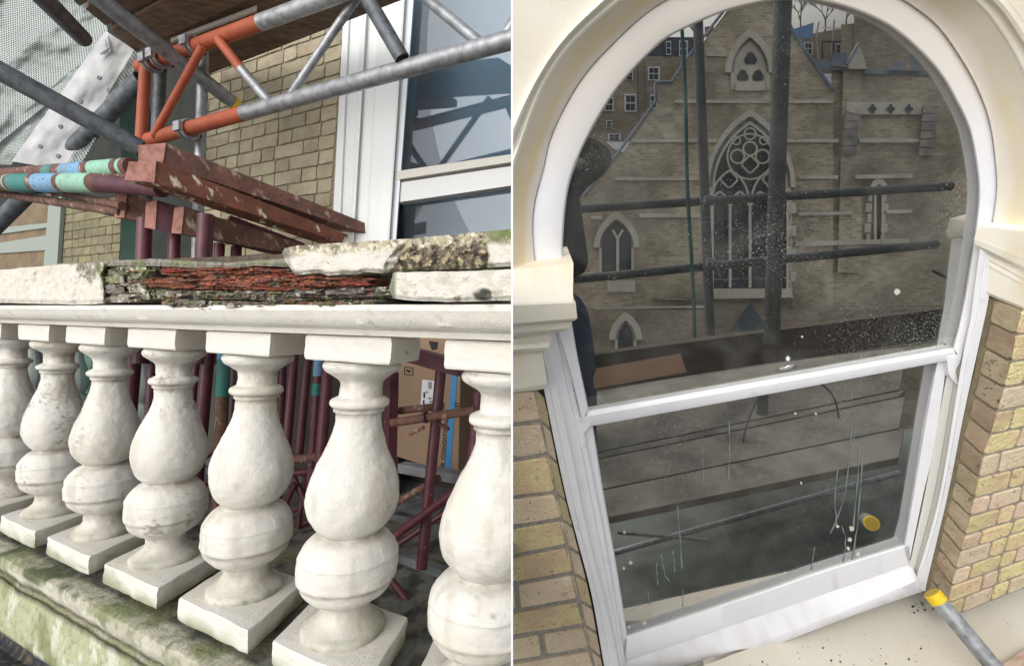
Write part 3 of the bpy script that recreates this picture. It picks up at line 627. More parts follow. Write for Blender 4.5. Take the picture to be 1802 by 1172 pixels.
# trestle frames, tubes, lattice beam -------------------------------------------------
def T(name, a, b_, w0, m, parent=None, r=.030, w1=None, pts=None, n=16, clip='L'):
    """tube from pixel a to pixel b; w0,w1 its width in pixels, which fixes how far away it stands"""
    w1 = w1 or w0; p = pz(*a, 2*r*F/w0); q = pz(*b_, 2*r*F/w1)
    return make(name, *tube_g([p, q], r, n), m, parent, smooth=False if n < 8 else True, clip=clip, recalc=True)
def TZ(name, a, za, b_, zb, wpx, m, parent=None, n=14, clip='L'):
    p = pz(*a, za); q = pz(*b_, zb); r0 = wpx*.5*za/F; return make(name, *tube_g([p, q], (r0), n), m, parent, smooth=True, clip=clip)
def smooth_auto(o_): pass
def on(a, za, b_, zb, t): return pz(*a, za).lerp(pz(*b_, zb), t)
def bands(parent, a, za, b_, zb, wpx, lst):
    for t0, t1, m, nm in lst:
        p, q = on(a, za, b_, zb, t0), on(a, za, b_, zb, t1); r0 = wpx*.5*za/F+.0008; make('painted_band', *tube_g([p, q], r0, 18), m, parent, smooth=True, label=nm+' painted band')
def SQ(name, a, za, b_, zb, wpx, hpx, m, parent):       # square hollow section
    p, q = pz(*a, za), pz(*b_, zb); d = (q-p).normalized(); up = (VL-d*VL.dot(d)).normalized(); sd_ = d.cross(up)
    return make(name, *bar_g(p, q, sd_*(wpx*.5*za/F), up*(hpx*.5*za/F)), m, parent, clip='L')
def HX(name, near, z1, far_, z2, m, parent):
    a, b_ = [pz(x, y, z1) for x, y in near], [pz(x, y, z2) for x, y in far_]; return make(name, *slab_g(a, b_), m, parent, clip='L')
m_end = mat('pinkish_rusty_end', S((160, 112, 100)), rough=.8, mix=[(30, S((128, 86, 72)), .42, .62), (50, S((196, 170, 154)), .66, .74)], bump=[(60, .5, .002)])
def ENDP(near, z1, parent): a = [pz(x, y, z1) for x, y in near]; make('end_plate', *slab_g(a, [p-V((0, 0, .006)) for p in a]), m_end, parent)
tr1 = thing('trestle_frame', 'topmost rusty steel trestle frame on the stack, its band striped tube behind', 'trestle', pz(290, 460, 2.0), 'stacked maroon trestle frames')
q1 = ((245, 257), (294, 253), (288, 290), (246, 285)); HX('head_beam', q1, 1.93, ((600, 388), (643, 393), (645, 411), (600, 408)), 2.42, m_rust, tr1); ENDP(q1, 1.93, tr1)
TZ('cross_tube', (-40, 312), 2.7, (232, 293), 2.0, 22, m_rust, tr1)
bands(tr1, (-40, 312), 2.7, (232, 293), 2.0, 22, [(.54, .60, m_teal, 'teal'), (.65, .77, m_blue, 'pale blue'), (.81, .93, m_mint, 'mint green'), (.96, .975, m_mint, 'thin mint')])
TZ('brace_tube', (88, 336), 2.5, (215, 362), 2.1, 12, m_rust, tr1)
q1 = ((204, 339), (225, 339), (221, 384), (203, 384)); HX('side_beam', q1, 2.15, ((500, 424), (520, 426), (520, 446), (500, 446)), 2.42, m_rust, tr1); ENDP(q1, 2.15, tr1)
TZ('leg', (255, 385), 2.1, (246, 640), 2.05, 24, m_maroon, tr1)
TZ('leg', (362, 378), 2.0, (350, 640), 1.98, 27, m_maroon, tr1)
m_flak = mat('rusty_steel_flaking_white', S((124, 76, 56)), rough=.8, mix=[(18, S((96, 58, 42)), .35, .62), (26, S((206, 192, 168)), .56, .62, (1, 1, .4))], bump=[(50, .6, .003)])
tr2 = thing('trestle_frame', 'second rusty trestle frame with flaking white paint, under the topmost one', 'trestle', pz(250, 460, 1.9), 'stacked maroon trestle frames')
q1 = ((229, 286), (277, 284), (274, 322), (221, 318)); HX('head_beam', q1, 1.86, ((560, 405), (612, 413), (614, 431), (560, 428)), 2.36, m_flak, tr2); ENDP(q1, 1.86, tr2)
TZ('cross_tube', (-40, 322), 2.5, (285, 322), 1.96, 29, m_rust, tr2, n=18)
bands(tr2, (-40, 322), 2.5, (285, 322), 1.96, 29, [(.225, .235, m_mint, 'thin pale'), (.25, .37, m_teal, 'teal'), (.395, .52, m_blue, 'pale blue'), (.545, .69, m_mint, 'mint green')])
TZ('cross_tube', (175, 322), 2.08, (285, 332), 1.93, 29, m_maroon, tr2, n=18)
TZ('brace_tube', (-30, 336), 2.6, (214, 374), 2.15, 13, m_rust, tr2)
q1 = ((259, 357), (278, 353), (275, 405), (256, 401)); HX('side_beam', q1, 2.06, ((520, 430), (540, 432), (540, 452), (520, 452)), 2.36, m_maroon, tr2); ENDP(q1, 2.06, tr2)
TZ('leg', (307, 412), 2.15, (300, 640), 2.1, 20, m_maroon, tr2)
TZ('leg', (238, 600), 2.15, (216, 860), 2.1, 24, m_maroon, tr2)
tr3 = thing('trestle_frame', 'third maroon trestle frame, with banded upright seen left of the large baluster', 'trestle', pz(350, 800, 2.0), 'stacked maroon trestle frames')
q1 = ((309, 366), (326, 364), (321, 412), (303, 411)); HX('side_beam', q1, 2.02, ((540, 436), (556, 438), (556, 454), (540, 454)), 2.38, m_rust, tr3); ENDP(q1, 2.02, tr3)
SQ('side_beam', (345, 400), 2.2, (560, 452), 2.4, 15, 32, m_maroon, tr3)
SQ('head_beam', (400, 392), 2.2, (530, 440), 2.4, 20, 26, m_maroon, tr3)
TZ('leg', (386, 430), 2.2, (378, 640), 2.1, 18, m_maroon, tr3)
TZ('leg', (416, 436), 2.25, (408, 640), 2.1, 18, m_maroon, tr3)
TZ('leg', (368, 600), 2.0, (343, 880), 1.95, 22, m_maroon, tr3)
TZ('leg', (350, 600), 2.05, (330, 780), 2.0, 13, m_maroon, tr3)
TZ('leg', (395, 600), 1.95, (384, 900), 1.9, 21, m_rust, tr3, n=16)
bands(tr3, (395, 600), 1.95, (384, 900), 1.9, 21, [(.0, .11, m_blue, 'pale blue'), (.11, .33, m_teal, 'teal')])
tr4 = thing('trestle_frame', 'fourth maroon trestle frame with blue and teal bands, between the fifth and large balusters', 'trestle', pz(530, 900, 1.9), 'stacked maroon trestle frames')
TZ('leg', (520, 600), 1.95, (503, 800), 1.9, 16, m_maroon, tr4)
TZ('leg', (545, 600), 1.9, (526, 800), 1.88, 15, m_maroon, tr4)
TZ('leg', (564, 600), 1.85, (546, 860), 1.82, 17, m_maroon, tr4, n=16)
bands(tr4, (564, 600), 1.85, (546, 860), 1.82, 17, [(.0, .24, m_blue, 'sky blue'), (.29, .37, m_teal, 'teal')])
TZ('leg', (580, 610), 1.8, (556, 900), 1.76, 19, m_maroon, tr4)
TZ('rung', (480, 812), 1.86, (575, 802), 1.80, 15, m_rust, tr4)
TZ('rung', (470, 838), 1.9, (572, 826), 1.8, 12, m_maroon, tr4)
for i, (a, b_) in enumerate((((500, 800), (545, 900)), ((512, 838), (560, 920)), ((505, 905), (566, 872)), ((470, 960), (520, 850)), ((495, 940), (570, 905)), ((538, 830), (520, 960)))):
    TZ('brace_tube', a, 1.9, b_, 1.86, 9, m_maroon, tr4)
for a, b_, w_ in (((455, 560), (446, 960), 15), ((478, 560), (468, 960), 14), ((500, 560), (488, 900), 14), ((420, 640), (404, 980), 16), ((322, 560), (306, 860), 14), ((270, 600), (256, 860), 14)): TZ('leg', a, 2.1, b_, 2.05, w_, m_maroon, tr4)
for a, b_ in (((340, 870), (420, 800)), ((350, 900), (440, 860)), ((300, 850), (380, 790)), ((440, 980), (520, 900)), ((300, 790), (345, 900))): TZ('brace_tube', a, 2.1, b_, 2.05, 10, m_maroon, tr4)
tr5 = thing('trestle_frame', 'maroon trestle frame with pinned cross tubes standing before the cardboard carton', 'trestle', pz(750, 1000, 1.6), 'stacked maroon trestle frames')
SQ('head_beam', (716, 622), 1.5, (812, 648), 1.4, 20, 26, m_maroon, tr5)
TZ('leg', (690, 655), 1.52, (684, 900), 1.5, 24, m_maroon, tr5, n=4)
TZ('leg', (776, 650), 1.5, (742, 1000), 1.46, 19, m_maroon, tr5)
TZ('leg', (842, 690), 1.4, (815, 960), 1.36, 21, m_maroon, tr5)
TZ('cross_tube', (690, 744), 1.48, (836, 722), 1.37, 15, m_rust, tr5)
TZ('cross_tube', (690, 724), 1.56, (780, 714), 1.52, 13, m_rust, tr5)
TZ('pin', (721, 764), 1.44, (746, 752), 1.42, 6, m_rust, tr5); TZ('pin', (774, 746), 1.42, (790, 755), 1.40, 6, m_maroon, tr5)
for xx in (749, 771):
    p = pz(xx, 734-(xx-749)*.15, 1.425); d = (pz(836, 722, 1.37)-pz(690, 744, 1.48)).normalized(); make('collar', *tube_g([p-d*.004, p+d*.004], .0165, 16), m_maroon, tr5, smooth=True)
TZ('diagonal_brace', (688, 948), 1.46, (845, 832), 1.36, 15, m_maroon, tr5)
TZ('diagonal_brace', (688, 890), 1.52, (774, 840), 1.5, 12, m_rust, tr5)
TZ('diagonal_brace', (690, 965), 1.6, (800, 890), 1.6, 11, m_maroon, tr5)
TZ('diagonal_brace', (690, 1022), 1.45, (752, 1104), 1.35, 13, m_maroon, tr5)
tag(lq('timber_batten', [(700, 975), (790, 1008), (790, 1024), (700, 990)], .50, m_deck, None, .03), 'grey timber batten lying on the balcony floor behind the large baluster', 'timber')
tag(lq('timber_plank', [(700, 816), (850, 842), (850, 860), (700, 832)], .62, m_deck, None, .04), 'pale grey plank under the cardboard carton', 'plank')

# lattice beam, orange ended
lt = thing('lattice_beam', 'steel lattice beam with orange painted end and silver bars above the trestles', 'beam', pz(262, 250, 2.3))
def seg(parent, name, a, za, b_, zb, t0, t1, r, m, n=16): p, q = on(a, za, b_, zb, t0), on(a, za, b_, zb, t1); return make(name, *tube_g([p, q], r, n), m, parent, smooth=True, clip='L')
CH = ((262, 246), 2.35, (930, 62), 1.58); R0 = .030
seg(lt, 'bottom_chord', *CH, .0, .33, R0, m_orange); seg(lt, 'bottom_chord', *CH, .33, 1, R0, m_galv)
CT = ((246, 118), 2.35, (760, -70), 1.66)
seg(lt, 'top_chord', *CT, .0, .50, R0, m_orange); seg(lt, 'top_chord', *CT, .50, 1, R0, m_galv)
seg(lt, 'end_post', (256, 118), 2.33, (248, 248), 2.34, 0, 1, .024, m_orange)
seg(lt, 'lacing_bar', (357, 82), 2.12, (270, 240), 2.3, 0, 1, .017, m_orange)
seg(lt, 'lacing_bar', (384, 70), 2.08, (424, 122), 2.06, 0, 1, .019, m_orange); seg(lt, 'lacing_bar', (424, 122), 2.06, (474, 180), 2.03, 0, 1, .019, m_galv)
seg(lt, 'lacing_bar', (632, -10), 1.86, (508, 172), 2.0, 0, 1, .016, m_galv)
seg(lt, 'lacing_bar', (728, -20), 1.78, (846, 78), 1.68, 0, 1, .019, m_galv)
seg(lt, 'lacing_bar', (960, -60), 1.62, (890, 62), 1.64, 0, 1, .017, m_galv)
# scaffold tubes
def tubething(label, a, za, b_, zb, w_, m, cap=None, grp='grey scaffold tubes on the balcony side'):
    p, q = pz(*a, za), pz(*b_, zb); r0 = w_*.5*zb/F; t_ = thing('scaffold_tube', label, 'scaffold tube', q, grp); make('tube', *tube_g([p, q], r0, 20), m, t_, smooth=True, clip='L')
    # dark disc stands for the shade inside the open tube
    d = (q-p).normalized(); make('tube_end', *tube_g([q-d*.001, q+d*.0015], r0*.86, 20), m_dark, t_)
    if cap: make('end_cap', *tube_g([q-d*.018, q+d*.004], r0*1.06, 20), cap, t_, smooth=True)
    return t_
m_yel = mat('yellow_plastic_cap', S((230, 196, 40)), rough=.4)
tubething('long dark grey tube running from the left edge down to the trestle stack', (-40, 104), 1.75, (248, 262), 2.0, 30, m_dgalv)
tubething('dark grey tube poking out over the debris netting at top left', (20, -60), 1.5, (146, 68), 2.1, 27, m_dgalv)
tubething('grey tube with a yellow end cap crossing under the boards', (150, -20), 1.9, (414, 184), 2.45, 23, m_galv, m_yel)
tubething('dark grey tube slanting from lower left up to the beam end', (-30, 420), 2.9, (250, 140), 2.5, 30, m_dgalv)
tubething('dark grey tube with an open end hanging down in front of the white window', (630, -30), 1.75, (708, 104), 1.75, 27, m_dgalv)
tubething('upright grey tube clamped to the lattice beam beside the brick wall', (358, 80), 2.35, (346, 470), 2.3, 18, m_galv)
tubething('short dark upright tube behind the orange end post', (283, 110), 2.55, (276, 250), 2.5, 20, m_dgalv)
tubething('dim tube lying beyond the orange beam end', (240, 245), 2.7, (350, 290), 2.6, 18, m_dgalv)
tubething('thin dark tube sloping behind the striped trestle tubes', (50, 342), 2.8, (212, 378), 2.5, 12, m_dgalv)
# couplers
def coupler(px, py, z, d, s_, lab):
    t_ = thing('coupler', lab, 'coupler', pz(px, py, z), 'galvanised couplers on the lattice beam'); c0 = pz(px, py, z); d = d.normalized(); a, b2 = frame_of(d)
    rr = .037*s_
    for k in (-1, 1):
        ring = [c0+d*(k*.012)+(a*math.cos(q)+b2*math.sin(q))*rr for q in [i*2*math.pi/20 for i in range(20)]]
        make('clamp_ring', *tube_g(ring+[ring[0]], .006*s_, 6, False), m_galv, t_, smooth=True)
    make('bolt', *tube_g([c0+a*rr*.8-d*.02, c0+a*rr*1.9-d*.02], .006*s_, 8), m_rust, t_); make('nut', *tube_g([c0+a*rr*1.4-d*.02, c0+a*rr*1.7-d*.02], .011*s_, 6), m_rust, t_)
    make('clamp_body', *box_g(c0-a*rr*1.35-b2*.018*s_-d*.02, a*rr*.5, b2*.036*s_, d*.04), m_galv, t_)
dC = pz(930, 62, 1.58)-pz(262, 246, 2.35)
for px, py, z, s_, lab in ((268, 110, 2.3, 1.05, 'coupler at the very end of the orange top bar'), (282, 102, 2.27, 1.05, 'coupler second along the orange top bar'), (340, 80, 2.18, 1.0, 'coupler where the upright tube meets the orange top bar'), (331, 229, 2.24, 1.1, 'coupler on the orange bottom bar at the upright tube')): coupler(px, py, z, dC, s_, lab)

# board soffit overhead
bd_h = V((0, 0, 0)); nH = VL; cH = nH.dot(pz(590, 50, 2.25))
def H(px, py, dh=0): return hit(px, py, nH, cH-dh)
boards = [([(366, 132), (735, -10), (700, -60), (352, 92)], 'edge board of the platform overhead, nearest the brick wall', 0), ([(318, 98), (700, -62), (600, -110), (250, 76)], 'second board of the platform overhead, dark brown', .012), ([(236, 92), (480, -20), (420, -70), (196, 52)], 'third board of the platform overhead', .0), ([(186, 46), (330, -30), (280, -60), (150, 16)], 'fourth board of the platform overhead', .01), ([(140, 12), (240, -50), (200, -80), (110, -20)], 'fifth board of the platform overhead, over the netting', .0)]
for pts, lab, dh in boards:
    fr = [H(x, y, dh) for x, y in pts]; vs, fs = slab_g(fr, [p-VL*.045 for p in fr])
    tag(make('scaffold_board', vs, fs, m_wood, clip='L'), 'weathered timber '+lab, 'board', 'boards of the platform overhead')
lpl = [H(x, y, -.012) for x, y in ((300, 78), (452, 22), (452, 18), (300, 74))]
tag(make('batten', *slab_g(lpl, [p-VL*.02 for p in lpl]), mat('pale_batten', S((190, 180, 168)), rough=.7)), 'thin pale strip along the edge of the dark brown board', 'strip')
# debris netting
nm = bpy.data.materials.new('debris_netting'); nm.use_nodes = True; t = nm.node_tree; LK = t.links.new
bs = t.nodes['Principled BSDF']; bs.inputs['Base Color'].default_value = (*S((176, 182, 178)), 1); bs.inputs['Roughness'].default_value = .6
uvn = t.nodes.new('ShaderNodeUVMap'); sx = t.nodes.new('ShaderNodeSeparateXYZ'); LK(uvn.outputs[0], sx.inputs[0])
outs = []
for i in (0, 1):
    fr_ = t.nodes.new('ShaderNodeMath'); fr_.operation = 'FRACT'; LK(sx.outputs[i], fr_.inputs[0]); gt = t.nodes.new('ShaderNodeMath'); gt.operation = 'LESS_THAN'; gt.inputs[1].default_value = .36; LK(fr_.outputs[0], gt.inputs[0]); outs.append(gt.outputs[0])
mxn = t.nodes.new('ShaderNodeMath'); mxn.operation = 'MAXIMUM'; LK(outs[0], mxn.inputs[0]); LK(outs[1], mxn.inputs[1])
trn = t.nodes.new('ShaderNodeBsdfTransparent'); film = t.nodes.new('ShaderNodeBsdfDiffuse'); film.inputs[0].default_value = (*S((112, 122, 116)), 1)
mf = t.nodes.new('ShaderNodeMixShader'); mf.inputs[0].default_value = .55; LK(trn.outputs[0], mf.inputs[1]); LK(film.outputs[0], mf.inputs[2])
ms = t.nodes.new('ShaderNodeMixShader'); LK(mxn.outputs[0], ms.inputs[0]); LK(mf.outputs[0], ms.inputs[1]); LK(bs.outputs[0], ms.inputs[2]); LK(ms.outputs[0], t.nodes['Material Output'].inputs[0])
net = thing('debris_sheet', 'creased translucent white debris netting with an eyeleted hem at top left', 'netting', pz(100, 300, 2.9))
def sheet(name, tl, tr, br_, bl, z0, z1, nu, nv, m, us, vs_, amp):
    rows = []; uv = []
    for j in range(nv+1):
        row = []
        for i in range(nu+1):
            u, v_ = i/nu, j/nv; x = (tl[0]*(1-u)+tr[0]*u)*(1-v_)+(bl[0]*(1-u)+br_[0]*u)*v_; y = (tl[1]*(1-u)+tr[1]*u)*(1-v_)+(bl[1]*(1-u)+br_[1]*u)*v_
            z = z0+(z1-z0)*u+amp*(math.sin(x*.045+y*.03+2*nz3((x*.01, y*.01, 0), 1))+1.2*nz3((x*.012, y*.02, 2), 1)); row.append(pz(x, y, z)); uv.append((u*us, v_*vs_))
        rows.append(row)
    vs, fs = grid_g(rows); return make(name, vs, fs, m, net, smooth=True, uv=uv, recalc=False)
sheet('mesh_panel', (-60, -70), (172, -50), (196, 92), (-60, 300), 2.75, 2.6, 80, 80, nm, 60, 75, .022)
sheet('mesh_panel', (-60, 290), (120, 128), (198, 80), (20, 290), 2.78, 2.6, 60, 40, nm, 70, 30, .03)
m_hem = mat('plastic_hem', S((206, 206, 204)), rough=.6, mix=(7, S((176, 176, 178)), .4, .7), bump=[(9, .25, .008)])
sheet('reinforced_hem', (186, 55), (236, 88), (115, 300), (20, 284), 2.58, 2.62, 40, 50, m_hem, 1, 1, .008)
sheet('net_edge', (236, 88), (248, 104), (126, 320), (112, 296), 2.6, 2.62, 10, 50, nm, 6, 40, .02)
for x, y in ((174, 137), (191, 159), (141, 179), (162, 200), (106, 223), (102, 275), (70, 258)):
    p = pz(x, y, 2.55); make('eyelet', *tube_g([p, p+V((0, 0, .006))], .011, 10), m_dgalv, net)
# green sheet and distant balusters beyond
m_green = mat('green_netting', S((28, 74, 58)), rough=.7, mix=(6, S((16, 44, 38)), .4, .7), bump=(14, .5, .01))
gs = [pz(x, y, 3.0) for x, y in ((208, 150), (250, 130), (262, 300), (250, 460), (212, 460), (214, 300))]
tag(make('green_sheet', *slab_g(gs, [p+V((0, 0, .05)) for p in gs]), m_green), 'dark green sheeting hanging behind the trestle stack', 'sheeting')
gs = [L(x, y, 1.75) for x, y in ((118, 560), (262, 560), (262, 800), (118, 780))]
tag(make('green_sheet', *slab_g(gs, [p+NR*.03 for p in gs]), mat('pale_green_netting', S((88, 116, 104)), rough=.7, mix=(8, S((44, 80, 68)), .4, .6))), 'pale green netting glimpsed between the left balusters', 'sheeting')
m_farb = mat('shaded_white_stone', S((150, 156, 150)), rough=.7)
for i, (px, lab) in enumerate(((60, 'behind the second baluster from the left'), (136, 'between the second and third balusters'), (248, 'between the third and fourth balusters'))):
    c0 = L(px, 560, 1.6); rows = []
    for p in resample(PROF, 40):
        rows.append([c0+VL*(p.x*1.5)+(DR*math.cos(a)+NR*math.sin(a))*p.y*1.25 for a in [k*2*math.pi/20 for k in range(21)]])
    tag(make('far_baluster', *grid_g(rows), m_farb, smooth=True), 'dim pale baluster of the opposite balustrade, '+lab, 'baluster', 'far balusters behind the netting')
tag(lq('dark_panel', [(262, 540), (700, 540), (700, 1000), (262, 1000)], 1.02, mat('shade_backdrop', S((74, 70, 62)), rough=.9, mix=(5, S((54, 52, 46)), .4, .7)), None, .02), 'added dark backdrop for the shade behind the maroon trestle legs', 'boarding')  # added panel, its dark colour stands for shade between the legs

# ================================================================== RIGHT: ARCHED WINDOW
NW = V((0, -.403, .915)).normalized(); CW = 1.36
def Rw(px, py, o): return hit(px, py, NW, CW+(o*.5 if 0 < o <= .3 else o))
G = [(1035, 721), (1030, 692), (1016, 626), (1007, 573), (995, 500), (991, 462), (991, 417), (998, 343), (1015, 284), (1043, 225), (1079, 166), (1117, 120), (1156, 82), (1181, 63), (1233, 38), (1284, 18), (1350, 3), (1400, -2), (1434, 1), (1503, 19), (1567, 49), (1619, 92), (1657, 135), (1683, 180), (1706, 230), (1718, 290), (1722, 329), (1720, 376), (1705, 485), (1690, 560), (1678, 612)]
K = [(1024, 742), (1003, 655), (975, 560), (950, 500), (942, 466), (937, 400), (942, 350), (956, 298), (969, 243), (1002, 174), (1043, 115), (1120, 38), (1174, 0), (1250, -38), (1330, -56), (1400, -60), (1480, -47), (1540, -25), (1588, 0), (1644, 41), (1682, 90), (1719, 154), (1742, 218), (1752, 290), (1754, 335), (1746, 397), (1735, 455), (1712, 560), (1690, 632)]
KA = K[4:26]
BI = [(870, 480), (876, 380), (892, 310), (915, 243), (951, 150), (1002, 74), (1084, 0), (1180, -70), (1300, -112), (1420, -120), (1540, -100), (1640, -62), (1729, 0), (1768, 46), (1806, 110), (1832, 180), (1848, 260), (1852, 340), (1850, 400)]
BO = [(846, 480), (856, 350), (880, 260), (926, 162), (982, 74), (1054, 0), (1160, -92), (1300, -142), (1420, -150), (1560, -128), (1680, -74), (1770, 0), (1808, 50), (1852, 130), (1880, 250), (1888, 400)]
NA = 140
def loft(curves, name, m, parent, tintf, n=NA, smooth=True, clip='R', label=None):
    """curves: (pixel list, offset, outward px shift)"""
    rows = []; cc = []
    rs = [(resample(c_, n), o_) for c_, o_ in curves]
    for ri, (r, o_) in enumerate(rs):
        row = [Rw(p.x, p.y, o_) for p in r]; rows.append(row); cc += [tintf(p.x, p.y, ri/(len(rs)-1), q) for p, q in zip(r, row)]
    vs, fs = grid_g(rows); return make(name, vs, fs, m, parent, smooth=smooth, tint=cc, clip=clip, label=label)
def between(a, b_, t, n=60): return [((1-t)*p.x+t*q.x, (1-t)*p.y+t*q.y) for p, q in zip(resample(a, n), resample(b_, n))]
CREAM = S((229, 224, 209)); CREAM2 = S((222, 213, 192)); YEL = S((224, 208, 170)); WH = S((238, 238, 240)); WARM = S((234, 226, 214))
facade = thing('facade_wall', 'cream rendered facade with a moulded arch round the window', 'wall', Rw(1380, 1100, 0))
def tf_cream(px, py, s_, q): return mixc(CREAM, CREAM2, sst(-.1, .5, nz3(q, 5)))
far = [(1380+(x-1380)*1.7, 380+(y-380)*1.7) for x, y in BO]
loft([(BO, 0), (between(BO, far, .3), 0), (far, 0)], 'rendered_face', m_cream, facade, tf_cream, smooth=False)
loft([(BO, .004), (between(BO, BI, .12), -.010), (between(BO, BI, .35), -.016), (between(BO, BI, .6), -.012), (between(BO, BI, .78), -.0), (between(BO, BI, .9), .002), (BI, .004), (between(BI, KA, .05), .0), (between(BI, KA, .10), .004), (between(BI, KA, .16), .016)], 'arch_bead', m_cream, facade, tf_cream)
def tf_reveal(px, py, s_, q):
    c_ = mixc(CREAM2, S((218, 205, 176)), sst(-.3, .5, nz3(q, 4)))
    c_ = mixc(c_, YEL, .9*sst(.30, .55, s_+.12*nz3(q, 5))*sst(.95, .70, s_+.12*nz3(q, 5))*sst(-.35, .1, nz3(q+V((3, 0, 0)), 1.6)))
    return mixc(c_, WARM, sst(.62, .86, s_+.13*nz3(q, 7)))
loft([(between(BI, KA, .16), .016)]+[(between(BI, KA, .16+.84*k/14), .016+.125*(k/14)) for k in range(1, 15)], 'arch_reveal', m_cream, facade, tf_reveal)
window = thing('arched_window', 'tall round headed sash window, freshly painted white, reflecting a church', 'window', Rw(1350, 1080, .2))
def tf_white(px, py, s_, q):
    c_ = mixc(WH, S((232, 232, 235)), sst(0, .6, nz3(q, 9))); top = sst(330, 120, py+60*nz3(q, 3)); c_ = mixc(c_, S((232, 224, 212)), .8*top)
    return mixc(c_, S((190, 184, 172)), .4*sst(.7, .85, nz3(q, 60)))
loft([(K, .175), (between(K, G, .02), .150), (between(K, G, .05), .147), (between(K, G, .5), .150), (between(K, G, .9), .156), (between(K, G, .955), .162), (G, .192), (between(G, K, -.03), .24)], 'upper_sash_frame', m_wpaint, window, tf_white)
loft([(between(K, G, -.05), .125), (between(K, G, -.01), .142), (K, .175)], 'frame_head', m_wpaint, window, tf_white)
g_r = glassmat('arched_window_glass', 0.54, (.88, .90, .86), .12, [(120, .24), (45, .12), (260, .26)])
def pane(name, px, o, m=None):
    fr = [Rw(x, y, o) for x, y in px]; return make(name, *slab_g(fr, [p+NW*.003 for p in fr]), m or g_r, window, clip='R')
gp = [(p.x, p.y) for p in resample(between(G, K, .12), 90)]
pane('glass_pane', gp, .200)
GL = [(1043, 749), (1048, 780), (1062, 868), (1081, 974), (1097, 1073), (1104, 1118)]
GR = [(1646, 639), (1628, 732), (1607, 860), (1590, 960)]
pane('glass_pane', [(1030, 744), (1066, 932), (1096, 1132), (1350, 1046), (1600, 968), (1622, 860), (1655, 628)], .240)
# meeting rails
def hl(rows_, name, m, parent, tintf, n=60, label=None, smooth=True):   # rows of pixel curves running across
    return loft(rows_, name, m, parent, tintf, n=n, label=label, smooth=smooth)
MT = [(1034, 722), (1350, 668), (1680, 611)]; MB = [(1028, 752), (1350, 694), (1682, 632)]
hl([(MT, .20), (between(MT, MB, .06), .176), (between(MT, MB, .30), .160), (between(MT, MB, .36), .150), (between(MT, MB, .96), .150), (MB, .154), (MB, .21)], 'meeting_rail', m_wpaint, window, tf_white)
def tf_in(px, py, s_, q): return mixc(S((236, 236, 222)), S((186, 180, 162)), sst(.55, .8, s_+.2*nz3(q, 30)))
IT = [(1028, 700), (1350, 643), (1676, 593)]
hl([(IT, .236), (between(IT, MT, .35), .234), (between(IT, MT, .5), .226), (between(IT, MT, 1.2), .204)], 'lower_sash_top_rail', m_paint, window, tf_in)
def tf_g(px, py, s_, q): return mixc(S((186, 188, 172)), S((150, 150, 136)), sst(0, .4, nz3(q, 10)))
def vl(name, cols, m, tf, n=40, parent=window, label=None): return loft(cols, name, m, parent, tf, n=n, label=label)
# lower sash
Ls = [(1008, 690), (1027, 761), (1045, 850), (1064, 950), (1081, 1050), (1094, 1125), (1100, 1165)]
GLx = [(1030, 690), (1043, 749), (1048, 780), (1062, 868), (1081, 974), (1097, 1073), (1104, 1118)]
vl('lower_sash_stile', [(Ls, .21), (Ls, .192), (between(Ls, GLx, .8), .192), (between(Ls, GLx, .95), .20), (GLx, .232), (between(GLx, Ls, -.1), .26)], m_wpaint, tf_white)
Rs = [(1668, 628), (1644, 785), (1625, 868), (1599, 993)]; GRx = [(1650, 622), (1628, 732), (1607, 860), (1590, 960)]
vl('lower_sash_stile', [(Rs, .23), (Rs, .192), (between(Rs, GRx, .85), .192), (GRx, .226), (between(GRx, Rs, -.1), .26)], m_wpaint, tf_white)
B1 = [(1096, 1121), (1350, 1038), (1430, 1010), (1600, 957)]; B2 = [(1086, 1168), (1350, 1079), (1602, 992)]
def tf_gb(px, py, s_, q): return mixc(S((176, 178, 166)), tf_white(px, py, s_, q), sst(.1, .2, s_))
hl([(between(B1, B2, -.22), .262), (between(B1, B2, -.04), .236), (B1, .198), (between(B1, B2, .06), .192), (between(B1, B2, .97), .192), (B2, .196), (B2, .22)], 'lower_sash_bottom_rail', m_wpaint, window, tf_gb)
B3 = [(1092, 1214), (1350, 1126), (1500, 1070), (1616, 1020)]; B4 = [(1092, 1226), (1350, 1136), (1500, 1080), (1626, 1034)]
hl([(B2, .205), (between(B2, B3, .95), .104), (B3, .100), (B4, .098), (between(B3, B4, 1.3), .11)], 'timber_sill', mat('gritty_white_sill', tint=True, rough=.6, speck=[(120, S((120, 112, 100)), .16)], bump=[(160, .3, .001)]), window, lambda px, py, s_, q: mixc(S((226, 226, 230)), S((214, 212, 212)), sst(-.2, .4, nz3(q, 12))))
# box frame, left and right
Lo = [(928, 540), (957, 684), (993, 860), (1017, 953), (1041, 1046), (1060, 1153), (1072, 1225)]
Lb = [(950, 540), (971, 640), (1006, 798), (1026, 900), (1052, 1010), (1070, 1080), (1090, 1175), (1098, 1225)]
Lsx = [(985, 560), (1010, 690), (1027, 761), (1045, 850), (1064, 950), (1081, 1050), (1094, 1125), (1110, 1225)]
vl('box_frame', [(Lo, .135), (Lo, .098), (between(Lo, Lb, .35), .094), (between(Lo, Lb, .42), .104), (between(Lo, Lb, .50), .094), (between(Lo, Lb, .97), .096), (Lb, .104), (between(Lb, Lsx, .3), .135), (between(Lb, Lsx, .6), .14), (between(Lb, Lsx, .7), .155), (Lsx, .16), (Lsx, .22)], m_wpaint, tf_white, n=80)
Ro = [(1756, 430), (1744, 500), (1733, 560), (1696, 729), (1669, 865), (1632, 1020), (1629, 1040)]
